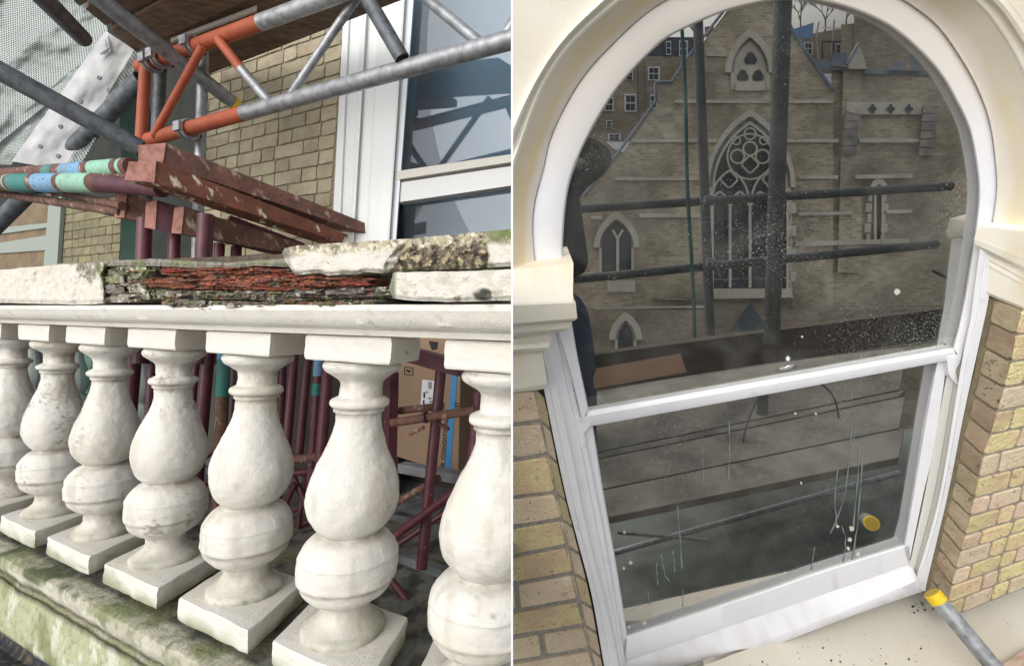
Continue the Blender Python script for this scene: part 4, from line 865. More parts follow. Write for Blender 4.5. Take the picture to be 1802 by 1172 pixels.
Rp = [(1726, 430), (1716, 500), (1708, 560), (1692, 640), (1654, 868), (1613, 1014), (1610, 1030)]
Rsx = [(1712, 430), (1700, 500), (1690, 560), (1668, 640), (1625, 868), (1599, 993), (1595, 1010)]
vl('box_frame', [(Ro, .135), (Ro, .098), (between(Ro, Rp, .5), .094), (between(Ro, Rp, .58), .102), (between(Ro, Rp, .66), .094), (Rp, .098), (between(Rp, Rsx, .02), .17), (between(Rp, Rsx, .3), .18), (between(Rp, Rsx, .36), .172), (between(Rp, Rsx, .9), .19), (Rsx, .23)], m_wpaint, lambda px, py, s_, q: mixc(tf_white(px, py, s_, q), S((214, 212, 204)), sst(.45, .6, s_)), n=80)
def horn(pts, o):
    fr = [Rw(x, y, o) for x, y in resample([(a, b_) for a, b_ in pts], 24, False) and [(p.x, p.y) for p in resample(pts, 24)]]
    return make('sash_horn', *slab_g(fr, [p+NW*.035 for p in fr]), m_wpaint, window, tint=[WH]*48)
horn([(1666, 628), (1692, 624), (1688, 640), (1682, 650), (1684, 664), (1686, 678), (1676, 668), (1670, 658), (1668, 645)], .148)
horn([(1012, 735), (1040, 735), (1036, 752), (1028, 762), (1030, 775), (1024, 790), (1016, 770), (1012, 755)], .148)
# fastener
ft = thing('sash_fastener', 'small chrome fastener on the middle rail behind the glass', 'fastener', Rw(1385, 650, .225))
m_chr = mat('chrome', (.75, .75, .76), rough=.25, metal=1)
def R_t(name, pts, r0, parent, m, n=12): return make(name, *tube_g([Rw(x, y, o_) for x, y, o_ in pts], r0, n), m, parent, smooth=True)
R_t('stem', [(1386, 648, .215), (1386, 632, .21)], .004, ft, m_chr); R_t('knob', [(1386, 634, .21), (1386, 630, .21), (1386, 625, .21)], [.006, .010, .004], ft, m_chr)
R_t('arm', [(1372, 650, .212), (1386, 645, .21), (1400, 640, .212)], [.005, .008, .005], ft, m_chr); R_t('plate', [(1366, 654, .216), (1402, 646, .216)], .006, ft, m_dgalv, 4)
# imposts
def impost(name, rows_, far_x, parent, sgn, label, ret=True):
    """rows: (y at divider side, (corner px), offset)"""
    vs_rows = []; cc = []
    for (yl, cx1, cy1, o_) in rows_:
        a = Rw(far_x, yl, o_ if ret else -.02); c1 = Rw(cx1, cy1, o_ if ret else .10); c2 = c1+NW*(.17-o_) if ret else c1+V((.06, .0, .02))
        row = [a.lerp(c1, k/14) for k in range(15)]+[c1.lerp(c2, k/6) for k in range(1, 7)]
        vs_rows.append(row)
    # insert rows for roughness
    vs, fs = grid_g(vs_rows); cc = [mixc(CREAM, S((222, 208, 178)), sst(-.2, .6, nz3(p, 8))) for p in vs]
    fs.append(tuple(i for i in range(21))); k = (len(vs_rows)-1)*21; fs.append(tuple(k+i for i in range(21)))
    return make(name, vs, fs, m_cream, parent, tint=cc, clip='R')
im = thing('impost', 'cream moulded impost block at the left springing of the arch', 'impost', Rw(950, 680, 0), 'imposts carrying the arch')
impost('moulding', [(474, 934, 463, .10), (478, 1009, 463, .02), (536, 1008, 529, -.085), (539, 1013, 533, -.088), (572, 1016, 560, -.085), (575, 1012, 564, -.08), (577, 1005, 566, -.072), (588, 1003, 578, -.068), (596, 990, 583, -.058), (600, 972, 585, -.045), (603, 970, 588, -.04), (606, 970, 598, -.04), (609, 969, 602, -.036), (611, 967, 604, -.042), (618, 965, 611, -.046), (623, 962, 617, -.04), (625, 954, 619, -.03), (628, 955, 622, -.028), (690, 963, 676, -.026), (694, 957, 684, -.02), (696, 950, 686, .02)], 870, im, 1, '')
im2 = thing('impost', 'cream moulded impost block at the right springing of the arch, with drooping render below', 'impost', Rw(1780, 520, 0), 'imposts carrying the arch')
impost('moulding', [(400, 1746, 392, .10), (415, 1722, 397, .02), (470, 1716, 416, -.075), (474, 1714, 421, -.078), (492, 1716, 430, -.076), (497, 1724, 437, -.065), (504, 1733, 442, -.05), (509, 1736, 448, -.045), (516, 1735, 455, -.045), (520, 1738, 458, -.038), (528, 1735, 464, -.034), (531, 1737, 470, -.028), (560, 1731, 512, -.024), (565, 1742, 521, -.018), (567, 1748, 524, .01)], 1850, im2, 1, '', False)
# brick piers
Lc = [(941, 684), (952, 742), (964, 800), (976, 866), (988, 913), (997, 960), (1007, 1008), (1017, 1055), (1028, 1099), (1038, 1141), (1048, 1184), (1058, 1226)]
Ly = [692, 752, 817, 881, 935, 986, 1034, 1082, 1127, 1170, 1212, 1252]
piL = thing('brick_pier', 'yellow and pink brick pier left of the window, under the left impost', 'wall', Rw(940, 1170, .05), 'brick piers beside the window')
mq = [Rw(840, 660, .006), Rw(937, 664, .006), Rw(1064, 1250, .006), Rw(840, 1290, .006)]
make('mortar_face', *slab_g(mq, [p+NW*.05 for p in mq]), m_mortar, piL, clip='R')
def lox(y): return interp([(b_, a) for a, b_ in Lo], y)
rv = [Rw(a+1, b_, .008) for a, b_ in Lc]+[Rw(lox(b_+14)-3, b_+14, .115) for a, b_ in reversed(Lc)]
for k in range(len(Lc)-1):
    vs = [rv[k], rv[k+1], rv[-2-k], rv[-1-k]]
    if k == 0: mb = B()
    mb.add(*slab_g(vs, [p-V((.03, 0, 0)) for p in vs]))
mb.build('mortar_reveal', m_mortar, piL, clip='R')
def clipx(o_): return o_
def rowquad(k, u0, u1, C_, Y_, x0, gap):
    (ca, ya), (cb_, yb) = C_[k], C_[k+1]
    def P_(u, top):
        xa, y_ = (ca, ya) if top else (cb_, yb); yl = Y_[k] if top else Y_[k+1]
        x = x0+(xa-x0)*u; y = yl+(y_-yl)*u+(gap if top else -gap); return Rw(x, y, 0)
    return [P_(u0, True), P_(u1, True), P_(u1, False), P_(u0, False)]
def brickR(qd, m, parent, th=.006, out=None, clip=None):
    global make
    o_ = brick_piece(qd, .0035, m, parent, out or -NW, jit=.0012); return o_
SPL = {6: .33, 8: .55, 3: .1, 10: .2}
_mk = make
def make_clipped(*a, **k): k.setdefault('clip', 'R'); return _mk(*a, **k)
make = make_clipped
for k in range(len(Lc)-1):
    sp = SPL.get(k)
    if sp:
        brickR(rowquad(k, -.6, sp-.03, Lc, Ly, 860, 4.6), [m_brickR, m_brickP], piL); brickR(rowquad(k, sp+.03, .985, Lc, Ly, 860, 4.6), [m_brickR, m_brickP], piL)
    else: brickR(rowquad(k, .1, .985, Lc, Ly, 860, 4.6), [m_brickR, m_brickP], piL)
    (ax_, ay_), (bx_, by_) = Lc[k], Lc[k+1]
    a2, b2 = ay_+14, by_+14
    qd = [Rw(ax_, ay_+3, .006), Rw(lox(a2+3)-4, a2+3, .105), Rw(lox(b2-3)-4, b2-3, .105), Rw(bx_, by_-3, .006)]
    brick_piece(qd, .003, [m_brickR, m_brickP], piL, V((1, 0, -.2)).normalized(), jit=.0008)
Rc = [(1799, 545), (1788, 589), (1780, 637), (1768, 682), (1755, 724), (1744, 764), (1731, 801), (1723, 840), (1715, 876), (1708, 908), (1699, 941), (1691, 969), (1683, 1001), (1675, 1030), (1669, 1060), (1662, 1090)]
Ri = [(1747, 526), (1739, 568), (1730, 613), (1721, 658), (1711, 698), (1702, 735), (1692, 771), (1684, 811), (1678, 845), (1671, 876), (1663, 904), (1656, 932), (1650, 964), (1643, 990), (1636, 1018), (1630, 1045)]
piR = thing('brick_pier', 'pale yellow brick pier right of the window, its side bricks grimy', 'wall', Rw(1760, 1060, .05), 'brick piers beside the window')
nR = len(Rc)
def fy(k, x): s_ = -.12-.26*(k/(nR-2)); return Rc[k][1]+s_*(x-Rc[k][0])
mb = B()
for k in range(nR-1):
    a, b_ = Rc[k], Rc[k+1]; fr = [Rw(a[0], a[1], .006), Rw(2200, fy(k, 2200), .006), Rw(2200, fy(k+1, 2200), .006), Rw(b_[0], b_[1], .006)]; mb.add(*slab_g(fr, [p+NW*.05 for p in fr]))
mb.build('mortar_face', m_mortar, piR)
mb = B()
for k in range(nR-1):
    a, b_, c_, d_ = Rc[k], Rc[k+1], Ri[k+1], Ri[k]; fr = [Rw(a[0]+1, a[1], .008), Rw(b_[0]+1, b_[1], .008), Rw(c_[0]-7, c_[1]-3, .125), Rw(d_[0]-7, d_[1]-3, .125)]; mb.add(*slab_g(fr, [p+V((.03, 0, 0)) for p in fr]))
mb.build('mortar_reveal', mat('brown_pointing', S((126, 114, 90)), rough=.95, mix=(30, S((104, 94, 76)), .4, .7), bump=(90, .7, .003)), piR)
outR = V((-1, 0, -.25)).normalized()
for k in range(nR-1):
    a, b_, c_, d_ = Rc[k], Rc[k+1], Ri[k+1], Ri[k]; g_ = 2.6
    qd = [Rw(d_[0]+4, d_[1]+g_, .10), Rw(a[0]-1, a[1]+g_, .004), Rw(b_[0]-1, b_[1]-g_, .004), Rw(c_[0]+4, c_[1]-g_, .10)]
    brick_piece(qd, .003, m_brickG, piR, outR, jit=.0008)
    x = a[0]+1; q = k % 2; first = True
    while x < 2180:
        w_ = (52 if q else 27)*(1+.012*(nR-k)*.6)*random.uniform(.95, 1.05)
        if first: w_ *= 1.0
        x2 = x+w_
        def row_pt(xx, kk, off_):
            y = fy(kk, xx)+off_; sh = (Rc[kk][0]-Rc[k][0]); return Rw(xx+sh, fy(kk, xx+sh)+off_, 0)
        qd = [row_pt(x+2, k, g_), row_pt(x2-2, k, g_), row_pt(x2-2, k+1, -g_), row_pt(x+2, k+1, -g_)]
        if first: qd[0] = Rw(a[0], a[1]+g_, 0); qd[3] = Rw(b_[0], b_[1]-g_, 0)
        brick_piece(qd, .003, [m_brickR, m_brickR, m_brickP], piR, -NW, jit=.0008)
        x = x2; q = 1-q; first = False
# stone sill
PS = Rw(1350, 1136, .098); cS = DOWN.dot(PS)
def SP(px, py, dh=0): return hit(px, py, DOWN, cS+dh)
spts = [(1000, 1262), (1092, 1216), (1350, 1128), (1500, 1072), (1620, 1026), (1650, 1030), (1684, 1074), (1840, 1022), (2200, 880), (2200, 1176), (1000, 1230)]
fr = [SP(x, y) for x, y in spts]
sl = make('stone_sill', *slab_g(fr, [p+DOWN*.08 for p in fr]), m_sill); tag(sl, 'wide cream painted stone sill below the window, with black grit', 'sill')
sup = [(1668, 1078), (1684, 1071), (1802, 1031), (1900, 998), (1900, 1020), (1802, 1060), (1690, 1100)]
# loose tube on the sill
ty = thing('scaffold_tube', 'grey scaffold tube with a bright yellow end cap lying on the cream sill', 'scaffold tube', SP(1700, 1110))
zt = SP(1641, 1044, -.03).z; zt = Rw(1641, 1044, -.05).z; p, q = pz(1641, 1044, zt), SP(1790, 1222, -.10); d = (q-p).normalized(); r0 = 13.5*zt/F
make('tube', *tube_g([p, q], r0, 28), m_galv, ty, smooth=True); make('end_cap', *tube_g([p-d*.003, p-d*.001, p+d*.03, p+d*.031], [r0*.9, r0*1.06, r0*1.06, r0], 28), m_yel, ty, smooth=True); make('tube_end', *tube_g([p-d*.0055, p-d*.002], r0*.92, 24), mat('shaded_yellow_cap_end', S((176, 148, 44)), rough=.6), ty)
fr = [SP(x, y, -.03) for x, y in ((1745, 1180), (1812, 1137), (1830, 1150), (1790, 1190))]
tag(make('timber_board', *slab_g(fr, [a+DOWN*.04 for a in fr]), mat('pinkish_board', S((196, 172, 152)), rough=.8, mix=(16, S((160, 132, 112)), .4, .7, (1, 6, 1)))), 'corner of a pinkish timber board at the bottom right', 'board')
gb = B(); random.seed(4)
for k in range(150):
    x = random.gauss(1400, 190); y = random.uniform(1062, 1172)
    if k > 105: x, y = random.gauss(1622, 16), random.gauss(1066, 9)
    if y < 1140-(x-1350)*.36+14 or x > 1665: continue
    c0 = SP(x, y, -.001); r_ = random.choice((.0012, .0016, .0022, .004)); n_ = 6; a0 = random.random()*6
    top = [c0+(V((1, 0, 0))*math.cos(a0+i*1.047)+DOWN.cross(V((1, 0, 0))).normalized()*math.sin(a0+i*1.047))*r_*random.uniform(.6, 1.2) for i in range(n_)]
    gb.add(top+[p-DOWN*r_*.7 for p in top], [tuple(range(n_)), tuple(range(n_, 2*n_))]+[(i, (i+1) % n_, n_+(i+1) % n_, n_+i) for i in range(n_)])
tag(gb.build('grit', mat('black_grit', S((46, 42, 38)), rough=.9), kind='stuff'), 'black and brown grit scattered over the cream sill', 'grit')
# drips and splashes on the glass
m_drip = mat('dried_drip', S((122, 132, 130)), rough=.8); m_spl = mat('plaster_splash', S((206, 202, 190)), rough=.8)
def drip(pts, wpx, o=.2385, m=None):
    rr = [V((p.x+random.uniform(-.7, .7), p.y, 0)) for p in resample(pts, 14)]; ws_ = [1.4*wpx*(.5+.3*math.sin(i*1.3)+(.5 if i > 11 else 0)) for i in range(14)]
    rows = [[Rw(p.x-w_*.5, p.y, o), Rw(p.x+w_*.5, p.y, o)] for p, w_ in zip(rr, ws_)]
    vs, fs = grid_g(rows); return make('paint_drip', vs, fs, m or m_drip, window)
for pts, w_ in (([(1499, 752), (1494, 810), (1488, 860), (1478, 900), (1462, 938)], 2), ([(1504, 756), (1500, 790)], 1.6), ([(1513, 782), (1510, 840), (1506, 880), (1502, 930)], 2.2), ([(1518, 800), (1514, 860), (1508, 930), (1500, 985)], 2.4), ([(1475, 822), (1470, 870), (1472, 925)], 2), ([(1481, 925), (1488, 950), (1484, 990)], 2), ([(1283, 742), (1284, 780), (1282, 845)], 2.2), ([(1236, 788), (1238, 845)], 1.6), ([(1193, 890), (1196, 940), (1200, 1000)], 2.4), ([(1164, 975), (1170, 1010), (1178, 1022)], 2.6), ([(1184, 968), (1188, 1007)], 2.2), ([(1155, 990), (1158, 1028)], 2), ([(1140, 1040), (1144, 1064)], 2), ([(1434, 962), (1430, 985), (1427, 1004)], 2), ([(1201, 1035), (1202, 1068)], 1.6)): drip(pts, w_)
def splash(x, y, rpx, o, m=m_spl):
    n = 10; fr = [Rw(x+rpx*random.uniform(.6, 1.1)*math.cos(k*.628), y+rpx*random.uniform(.6, 1.1)*math.sin(k*.628), o) for k in range(n)]
    return make('plaster_splash', *slab_g(fr, [p+NW*.0015 for p in fr]), m, window)
splash(1579, 514, 6, .197)
for x, y, r_ in ((1499, 930, 5), (1496, 950, 4), (1493, 965, 3.5), (1474, 926, 3), (1510, 975, 4), (1099, 937, 2.5), (1098, 1000, 2.5), (1134, 1096, 3.5), (1107, 1103, 3), (1127, 1070, 2.5), (1150, 1080, 2.2), (1185, 1086, 2.4), (1110, 990, 3.5), (1400, 728, 2.2), (1436, 728, 2.2), (1410, 850, 2.2), (1412, 593, 2), (1382, 1008, 2)): splash(x, y, r_, .1965 if y < 640 else .2365)
# room behind
rm = thing('room_interior', 'dark room seen dimly through the arched window glass', 'room', Rw(1380, 1100, .8))
fr = [Rw(x, y, 1.0) for x, y in ((880, -250), (1950, -250), (1950, 1350), (880, 1350))]; bk_ = fr
make('back_wall', *slab_g(fr, [p+NW*.02 for p in fr]), m_dark, rm)
f2 = [Rw(x, y, .30) for x, y in ((930, -70), (1800, -70), (1740, 1300), (1000, 1300))]
bb = B()
for i in range(4):
    j = (i+1) % 4; qd = [f2[i], f2[j], fr[j], fr[i]]; bb.add(qd, [(0, 1, 2, 3)])
bb.build('side_walls', m_dark, rm)

# ================================================================== RIGHT: STREET SIDE, SEEN IN THE GLASS
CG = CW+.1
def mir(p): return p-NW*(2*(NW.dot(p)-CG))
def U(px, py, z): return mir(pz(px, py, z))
def vquad(name, pts, z, m, parent=None, th=.3, uv=True, **kw):
    fr = [U(x, y, z) for x, y in pts]; bk = [U(x, y, z+th) for x, y in pts]; vs, fs = slab_g(fr, bk)
    return make(name, vs, fs, m, parent, uv=[(x*.02, -y*.02) for x, y in pts]*2 if uv else None, **kw)
def vtube(name, pts, z, wpx, m, parent=None, n=10, smooth_=True, closed=False):
    P_ = [U(p[0], p[1], p[2] if len(p) > 2 else z) for p in pts]
    return make(name, *tube_g(P_, wpx*.5*z/F, n, not closed), m, parent, smooth=smooth_)
def vband(name, a, b_, z, m, parent, th=.3, n=30):
    ra, rb = resample(a, n), resample(b_, n); rows = [[U(p.x, p.y, z+th) for p in ra], [U(p.x, p.y, z) for p in ra], [U(p.x, p.y, z) for p in rb], [U(p.x, p.y, z+th) for p in rb]]
    vs, fs = grid_g(rows); return make(name, vs, fs, m, parent)
m_cb = mat('church_stock_brick', brick=(1.9, S((210, 194, 162)), S((170, 152, 122)), S((196, 190, 174))), mix=[(.35, S((128, 116, 96)), .42, .7), (1.1, S((112, 102, 86)), .5, .85), (2.5, S((200, 178, 134)), .6, .8)], coord='UV', rough=.9)
m_cb2 = mat('terrace_brown_brick', brick=(2.4, S((164, 148, 124)), S((136, 120, 98)), S((152, 144, 130))), mix=[(.5, S((100, 88, 72)), .45, .75)], coord='UV', rough=.9)
m_st = mat('church_dressed_stone', S((204, 196, 178)), rough=.85, mix=[(.8, S((178, 170, 152)), .42, .66), (4, S((140, 134, 120)), .6, .8)], bump=(4, .5, .03))
m_stg = mat('sooty_stone', S((156, 150, 138)), rough=.9, mix=[(1.2, S((84, 82, 74)), .42, .66)])
m_lead = mat('lead_sheet', S((120, 128, 140)), rough=.6, mix=(1.5, S((86, 94, 108)), .4, .7))
m_cg = mat('dark_leaded_glass', S((44, 48, 50)), rough=.4, mix=(3, S((28, 30, 32)), .4, .7))
m_wf = mat('white_joinery', S((222, 222, 220)), rough=.6)
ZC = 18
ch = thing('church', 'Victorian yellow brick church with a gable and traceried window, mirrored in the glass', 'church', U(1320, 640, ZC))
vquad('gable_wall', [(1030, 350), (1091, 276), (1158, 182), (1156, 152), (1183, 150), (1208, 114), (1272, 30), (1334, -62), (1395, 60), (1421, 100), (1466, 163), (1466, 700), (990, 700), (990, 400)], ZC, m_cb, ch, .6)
vquad('aisle_wall', [(1463, 122), (1521, 122), (1521, 128), (1700, 130), (1760, 140), (1760, 700), (1463, 700)], ZC+.25, m_cb, ch, .6)
cop = [(1334, -70), (1272, 22), (1206, 107), (1182, 145), (1153, 146), (1154, 178), (1087, 270), (1026, 346)]
for a, b_ in zip(cop, cop[1:]): vtube('gable_coping', [a, b_], ZC-.15, 6, m_lead, ch, 6)
for a, b_ in (((1334, -70), (1395, 56)), ((1395, 56), (1421, 96)), ((1421, 96), (1467, 162))): vtube('gable_coping', [a, b_], ZC-.15, 6, m_lead, ch, 6)
vquad('wall_coping', [(1521, 122), (1634, 126), (1700, 128), (1700, 134), (1521, 130)], ZC+.1, m_lead, ch, .3)
vquad('parapet_end', [(1463, 118), (1492, 118), (1492, 124), (1463, 124)], ZC, m_lead, ch, .4)
def lead(name, pts, dz=-.1): vquad(name, pts, ZC+dz, m_lead, ch, .8)
lead('roof_vent', [(1466, 94), (1491, 93), (1491, 116), (1463, 116)]); lead('roof_vent', [(1572, 108), (1590, 108), (1596, 124), (1565, 124)]); lead('roof_vent', [(1601, 96), (1621, 94), (1623, 125), (1603, 125)])
vquad('pinnacle', [(1511, 78), (1524, 112), (1524, 122), (1494, 122), (1493, 112)], ZC-.2, m_st, ch, .6); vtube('pinnacle_edge', [(1511, 77), (1490, 114)], ZC-.25, 5, m_lead, ch, 6)
# stone courses
for i, pts in enumerate(([(1243, 92), (1280, 94), (1280, 100), (1243, 99)], [(1187, 176), (1466, 176), (1466, 182), (1187, 182)], [(1112, 245), (1262, 245), (1262, 251), (1108, 251)], [(1376, 245), (1476, 245), (1476, 251), (1376, 251)], [(1085, 312), (1236, 312), (1236, 318), (1080, 318)], [(1406, 309), (1475, 309), (1475, 315), (1406, 315)], [(1505, 308), (1606, 306), (1606, 313), (1505, 315)], [(1512, 244), (1618, 244), (1618, 251), (1512, 251)],
                         [(1125, 376), (1236, 376), (1236, 383), (1125, 383)], [(1405, 374), (1500, 372), (1500, 378), (1405, 380)], [(1560, 370), (1605, 369), (1605, 375), (1560, 376)], [(1040, 380), (1060, 380), (1060, 386), (1040, 386)], [(1400, 425), (1600, 420), (1600, 428), (1400, 434)])):
    vquad('stone_course', pts, ZC-.08, m_st, ch, .2)
for k in range(5): vquad('quoin_stone', [(1488-k*1.0, 200+k*14.4), (1512-k*.9, 200+k*14.4), (1511-k*.9, 213+k*14.4), (1487-k*1.0, 213+k*14.4)], ZC-.22, m_stg, ch, .4)
for k in range(6): vquad('quoin_stone', [(1626-k*1.5, 186+k*15), (1652-k*1.4, 186+k*15), (1650-k*1.4, 199+k*15), (1624-k*1.5, 199+k*15)], ZC-.22, m_stg, ch, .4)
for (x, y) in ((1488, 274),): vquad('buttress', [(1484, 120), (1516, 124), (1516, 480), (1474, 480)], ZC+.05, m_cb, ch, .3)
vquad('frieze', [(1490, 180), (1624, 180), (1622, 202), (1512, 202), (1490, 196)], ZC+.02, m_st, ch, .2)
for x in (1536, 1568, 1600):
    ring = [(x+6*math.cos(a)*(1+.25*math.cos(4*a)), 192+7*math.sin(a)*(1+.25*math.cos(4*a))) for a in [k*2*math.pi/24 for k in range(24)]]
    vquad('quatrefoil', ring, ZC-.04, m_cg, ch, .02)
def arch_pts(cx1, base, hw, hgt, n=14):                  # pointed arch, left foot to apex to right foot
    R_ = (hgt*hgt+hw*hw)/(2*hw); out = []
    for k in range(n+1):
        a = math.asin(min(1, hgt/R_))*k/n; out.append((cx1-hw+R_-R_*math.cos(a), base-R_*math.sin(a)))
    return out+[(2*cx1-x, y) for x, y in reversed(out[:-1])]
def scaled(pts, cx1, cy1, s_): return [(cx1+(x-cx1)*s_, cy1+(y-cy1)*s_) for x, y in pts]
def gothic(cx1, base, hw, hgt, foot, ring, z, hood=True, slant=0):
    A_ = arch_pts(cx1, base, hw, hgt); O_ = arch_pts(cx1, base, hw+ring, hgt+ring*1.35); I_ = arch_pts(cx1, base, hw-ring*.4, hgt-ring*.5)
    vquad('window_glass', [(cx1-hw, foot)]+A_+[(cx1+hw, foot)], z-.02, m_cg, ch, .02, uv=False)
    vband('arch_hood', O_, A_, z-.22, m_st, ch, .3, 40); vband('arch_order', A_, I_, z-.10, m_stg, ch, .2, 40)
    for s_ in (-1, 1):
        vquad('jamb_stone', [(cx1+s_*(hw+ring*.1), base), (cx1+s_*(hw-ring*.4), base), (cx1+s_*(hw-ring*.4), foot), (cx1+s_*(hw+ring*.1), foot)], z-.12, m_st, ch, .3)
# gable window
gothic(1320, 128, 33, 62, 158, 11, ZC)
vquad('plate_tracery', [(1291, 158), (1291, 128)]+arch_pts(1320, 128, 29, 56)[1:-1]+[(1349, 128), (1349, 158)], ZC-.06, m_st, ch, .05)
def foil(cx1, cy1, r_, n, ph=0, z=ZC-.09, m=None, nm_='foil_opening'):
    ring = [(cx1+r_*(.72+.28*abs(math.cos(n*(a-ph)/2)))*math.cos(a), cy1+r_*(.72+.28*abs(math.cos(n*(a-ph)/2)))*math.sin(a)) for a in [k*2*math.pi/36 for k in range(36)]]
    vquad(nm_, ring, z, m or m_cg, ch, .02, uv=False)
foil(1321, 104, 12, 3, -math.pi/2); foil(1307, 134, 11, 3, -math.pi/2); foil(1334, 134, 11, 3, -math.pi/2)
vquad('window_sill', [(1294, 146), (1347, 146), (1347, 160), (1294, 160)], ZC-.15, m_st, ch, .2)
# great window
GX = 1320; A_ = arch_pts(GX, 330, 66, 116); O_ = arch_pts(GX, 330, 80, 137); O2 = arch_pts(GX, 330, 72, 125); I_ = arch_pts(GX, 330, 62, 110)
vquad('window_glass', [(1254, 508)]+A_+[(1386, 508)], ZC-.03, m_cg, ch, .02, uv=False)
vband('arch_hood', O_, O2, ZC-.30, m_st, ch, .4, 50); vband('arch_order', O2, A_, ZC-.16, m_stg, ch, .3, 50); vband('arch_order', A_, I_, ZC-.22, m_st, ch, .2, 50)
for s_ in (-1, 1): vquad('jamb_stone', [(GX+s_*72, 330), (GX+s_*64, 330), (GX+s_*64, 508), (GX+s_*72, 520)], ZC-.2, m_st, ch, .3)
for k in range(9): vquad('quoin_stone', [(1388, 338+k*20), (1394+7*(k % 2), 338+k*20), (1394+7*(k % 2), 356+k*20), (1388, 356+k*20)], ZC-.2, m_st, ch, .3)
vquad('window_sill', [(1250, 508), (1392, 508), (1396, 524), (1248, 526)], ZC-.3, m_st, ch, .4)
for x in (1285, 1320, 1355): vtube('mullion', [(x, 506), (x, 350)], ZC-.2, 5, m_st, ch, 6)
def ringt(cx1, cy1, r_, w_=3.4, nm_='tracery_ring', wob_=0, n=4):
    vtube(nm_, [(cx1+r_*(1+wob_*math.cos(n*a))*math.cos(a), cy1+r_*(1+wob_*math.cos(n*a))*math.sin(a)) for a in [k*2*math.pi/28 for k in range(29)]], ZC-.2, w_, m_st, ch, 6, closed=True)
ringt(1320, 262, 12); ringt(1320, 290, 13, 3.2, wob_=.12); ringt(1298, 276, 12); ringt(1342, 276, 12); ringt(1320, 236, 10, 3); ringt(1296, 248, 7, 2.5); ringt(1344, 248, 7, 2.5)
ringt(1283, 316, 13, 3.4, wob_=.1); ringt(1357, 316, 13, 3.4, wob_=.1); ringt(1320, 276, 40, 3.6)
for x in (1267, 1302, 1338, 1373):
    a_ = arch_pts(x, 362, 15, 24, 8); vtube('light_arch', a_, ZC-.2, 4, m_st, ch, 6)
for x in (1285, 1355): vtube('light_arch', arch_pts(x, 352, 32, 52, 10), ZC-.2, 4, m_st, ch, 6)
for y in (468, 492): vtube('glazing_bar', [(1256, y), (1384, y-3)], ZC-.1, 1.6, m_stg, ch, 5)
# left two-light window, right lancet, low gables
gothic(1085, 436, 30, 50, 480, 10, ZC)
vtube('mullion', [(1087, 480), (1087, 420), (1078, 405)], ZC-.2, 5, m_st, ch, 6); vtube('mullion', [(1087, 420), (1096, 405)], ZC-.2, 4, m_st, ch, 6)
vquad('window_sill', [(1068, 494), (1118, 494), (1118, 514), (1070, 514)], ZC-.2, m_st, ch, .3)
gothic(1547, 338, 8, 14, 426, 9, ZC+.2)
for k in range(5):
    for s_ in (-1, 1): vquad('quoin_stone', [(1545+s_*9-k, 340+k*18), (1545+s_*(16+4*(k % 2))-k, 340+k*18), (1544+s_*(16+4*(k % 2))-k, 355+k*18), (1544+s_*9-k, 355+k*18)], ZC+.1, m_st, ch, .2)
gothic(1101, 598, 18, 34, 640, 11, ZC-1)
foil(1101, 586, 8, 4, z=ZC-1.1); foil(1091, 604, 8, 3, -1.57, z=ZC-1.1); foil(1112, 604, 8, 3, -1.57, z=ZC-1.1)
foil(1275, 551, 8, 3, -1.57, m=m_stg, nm_='roundel')
vquad('porch_roof', [(1320, 532), (1352, 580), (1282, 584)], ZC-2.2, mat('porch_slate', S((76, 86, 88)), rough=.7, mix=(2, S((56, 64, 66)), .4, .7)), ch, .3)
vquad('string_course', [(1045, 540), (1240, 538), (1240, 542), (1045, 545)], ZC-.2, m_st, ch, .2); vquad('string_course', [(1150, 524), (1390, 527), (1390, 530), (1150, 528)], ZC-.2, m_stg, ch, .2)
vquad('plinth_wall', [(1000, 545), (1700, 545), (1700, 800), (1000, 800)], ZC-.9, m_cb2, ch, .6)
# neighbouring terrace
te = thing('terrace_house', 'dark brick terrace with white sash windows and slate dormers, left of the mirrored church', 'building', U(1150, 300, 30), 'terrace buildings beyond the church')
vquad('brick_wall', [(1000, 100), (1160, 100), (1280, 102), (1280, 400), (1000, 400)], 30, m_cb2, te, .5)
vquad('slate_roof', [(1120, 102), (1140, 66), (1225, 66), (1240, 102)], 30.2, mat('slate', S((78, 82, 94)), rough=.6, mix=(1, S((58, 62, 72)), .4, .7)), te, .5)
def hwin(x0, y0, x1, y1, par, z=29.9):
    vquad('window', [(x0, y0), (x1, y0), (x1, y1), (x0, y1)], z, m_wf, par, .1, uv=False)
    w2, h2 = (x1-x0), (y1-y0); b3 = B()
    for i in range(2):
        for j in range(2):
            xa, ya = x0+w2*(.12+.4*i), y0+h2*(.08+.46*j); pts = [(xa, ya), (xa+w2*.36, ya), (xa+w2*.36, ya+h2*.38), (xa, ya+h2*.38)]
            fr = [U(a, b_, z-.03) for a, b_ in pts]; b3.add(*slab_g(fr, [U(a, b_, z) for a, b_ in pts]))
    b3.build('pane', m_cg, par)
for q in ((1140, 118, 1161, 142), (1101, 127, 1114, 142), (1064, 172, 1080, 196), (1099, 166, 1120, 197), (1067, 212, 1077, 225), (1144, 167, 1156, 192), (1070, 236, 1092, 248)): hwin(*q, te)
for q in ((1172, 73, 1181, 97), (1195, 72, 1210, 100)): hwin(*q, te, 29.9)
vtube('drain_pipe', [(1122, 118), (1124, 215)], 29.8, 3, m_dgalv, te); vtube('drain_pipe', [(1133, 110), (1137, 200)], 29.8, 3, m_dgalv, te)
vquad('chimney', [(1240, 48), (1256, 46), (1256, 66), (1240, 66)], 29.5, mat('chimney_red', S((116, 72, 58)), rough=.9), te, .5)
